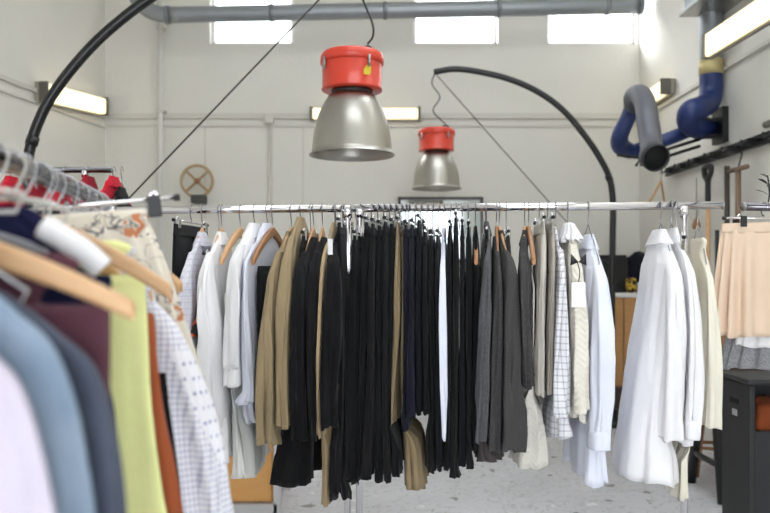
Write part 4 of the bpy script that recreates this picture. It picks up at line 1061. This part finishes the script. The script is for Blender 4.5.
# black trestle table
DT = 4.85; xt = (714-CX)/F*4.6; zt_ = .83
t = thing('trestle_table', 'black work table on trestle legs behind the black bin', 'table', (xt+.28, DT, 0))
xr_ = rx(DT)-.02-(xt+.28)
obj('tabletop', bx((-.28, -.3, zt_-.045), (xr_, .35, zt_), .006), blackp, t, False)
for x_ in (-.2, xr_-.08):
    for y_ in (-.24, .25):
        bm = BM(); tube(bm, [(x_, y_*.25, zt_-.05), (x_-.02, y_, 0)], .034, 8); obj('leg', bm, blackm, t)
    obj('crossbar', tube(BM(), [(x_-.012, -.175, .22), (x_-.05, 0, .235), (x_-.012, .175, .22)], .02, 8, 4), blackm, t)
t = thing('cardboard_box', 'small brown cardboard box on the black table behind the peach skirt', 'box', (xt+.2, DT-.02, zt_+.001))
obj('carton', bx((-.17, -.13, 0), (.17, .13, .26), .004), mat('cardboard', (150, 112, 78), .8, 0, .08), t, False)
obj('flap', bx((-.168, -.128, .261), (.168, -.002, .265)), mat('cardboard', (150, 112, 78)), t, False)
# wooden stool
t = thing('stool', 'wooden stool half hidden behind the black trestle table legs', 'stool', (2.32, 5.3, 0))
obj('seat', lathe(BM(), [(0, .42), (.17, .42), (.18, .43), (.18, .45), (.17, .455), (0, .455)], 28), beech2, t)
for k in range(4):
    a = k*PI/2+.5; c, s_ = math.cos(a), math.sin(a)
    obj('leg', tube(BM(), [(c*.1, s_*.1, .42), (c*.17, s_*.17, 0)], .018, 8), beech2, t)
obj('stretcher', tube(BM(), [(.14*math.cos(.5+k*PI/2), .14*math.sin(.5+k*PI/2), .2) for k in range(5)], .012, 8), beech2, t)

def spos(rail, p): return (Vector(p)-rail.a).dot((rail.b-rail.a).normalized())
settle(MAIN, HUNG[id(MAIN)], [spos(MAIN, onrail(x)) for x in (347.5, 359.5, 684)])
settle(LEFT, HUNG['left'])
settle(BACKR, HUNG[id(BACKR)], [spos(BACKR, P(85, 170, RD).xy)])

# ---- lighting, camera
w = bpy.data.worlds.new('World'); bpy.context.scene.world = w; w.use_nodes = True
bg = w.node_tree.nodes['Background']; bg.inputs[0].default_value = (.90, .95, 1.0, 1); bg.inputs[1].default_value = 5.0

sun = bpy.data.lights.new('wall_glow_sun', 'SUN'); sun.energy = 11; sun.angle = math.radians(35); sun.color = (.97, .98, 1)  # sun added to brighten the right wall in place of lens haze
so = bpy.data.objects.new('wall_glow_sun', sun); C.objects.link(so); so.location = (-8, 14, 9)
so.rotation_euler = Vector((.8, -.45, -.42)).to_track_quat('-Z', 'Y').to_euler()

cam = bpy.data.cameras.new('Camera'); co = bpy.data.objects.new('Camera', cam); C.objects.link(co)
co.location = (0, 0, H); co.rotation_euler = (PI/2, 0, 0)
cam.sensor_width = 36; cam.lens = 36*F/770; cam.shift_y = (HY-256.5)/770; cam.clip_start = .02
cam.dof.use_dof = True; cam.dof.focus_distance = 2.5; cam.dof.aperture_fstop = 3.0
sc = bpy.context.scene
sc.camera = co
sc.view_settings.view_transform = 'Standard'; sc.view_settings.look = 'None'; sc.view_settings.exposure = 0.3; sc.view_settings.gamma = 1
sc.view_settings.use_curve_mapping = False
sc.cycles.use_denoising = True
sc.cycles.max_bounces = 10; sc.cycles.diffuse_bounces = 6
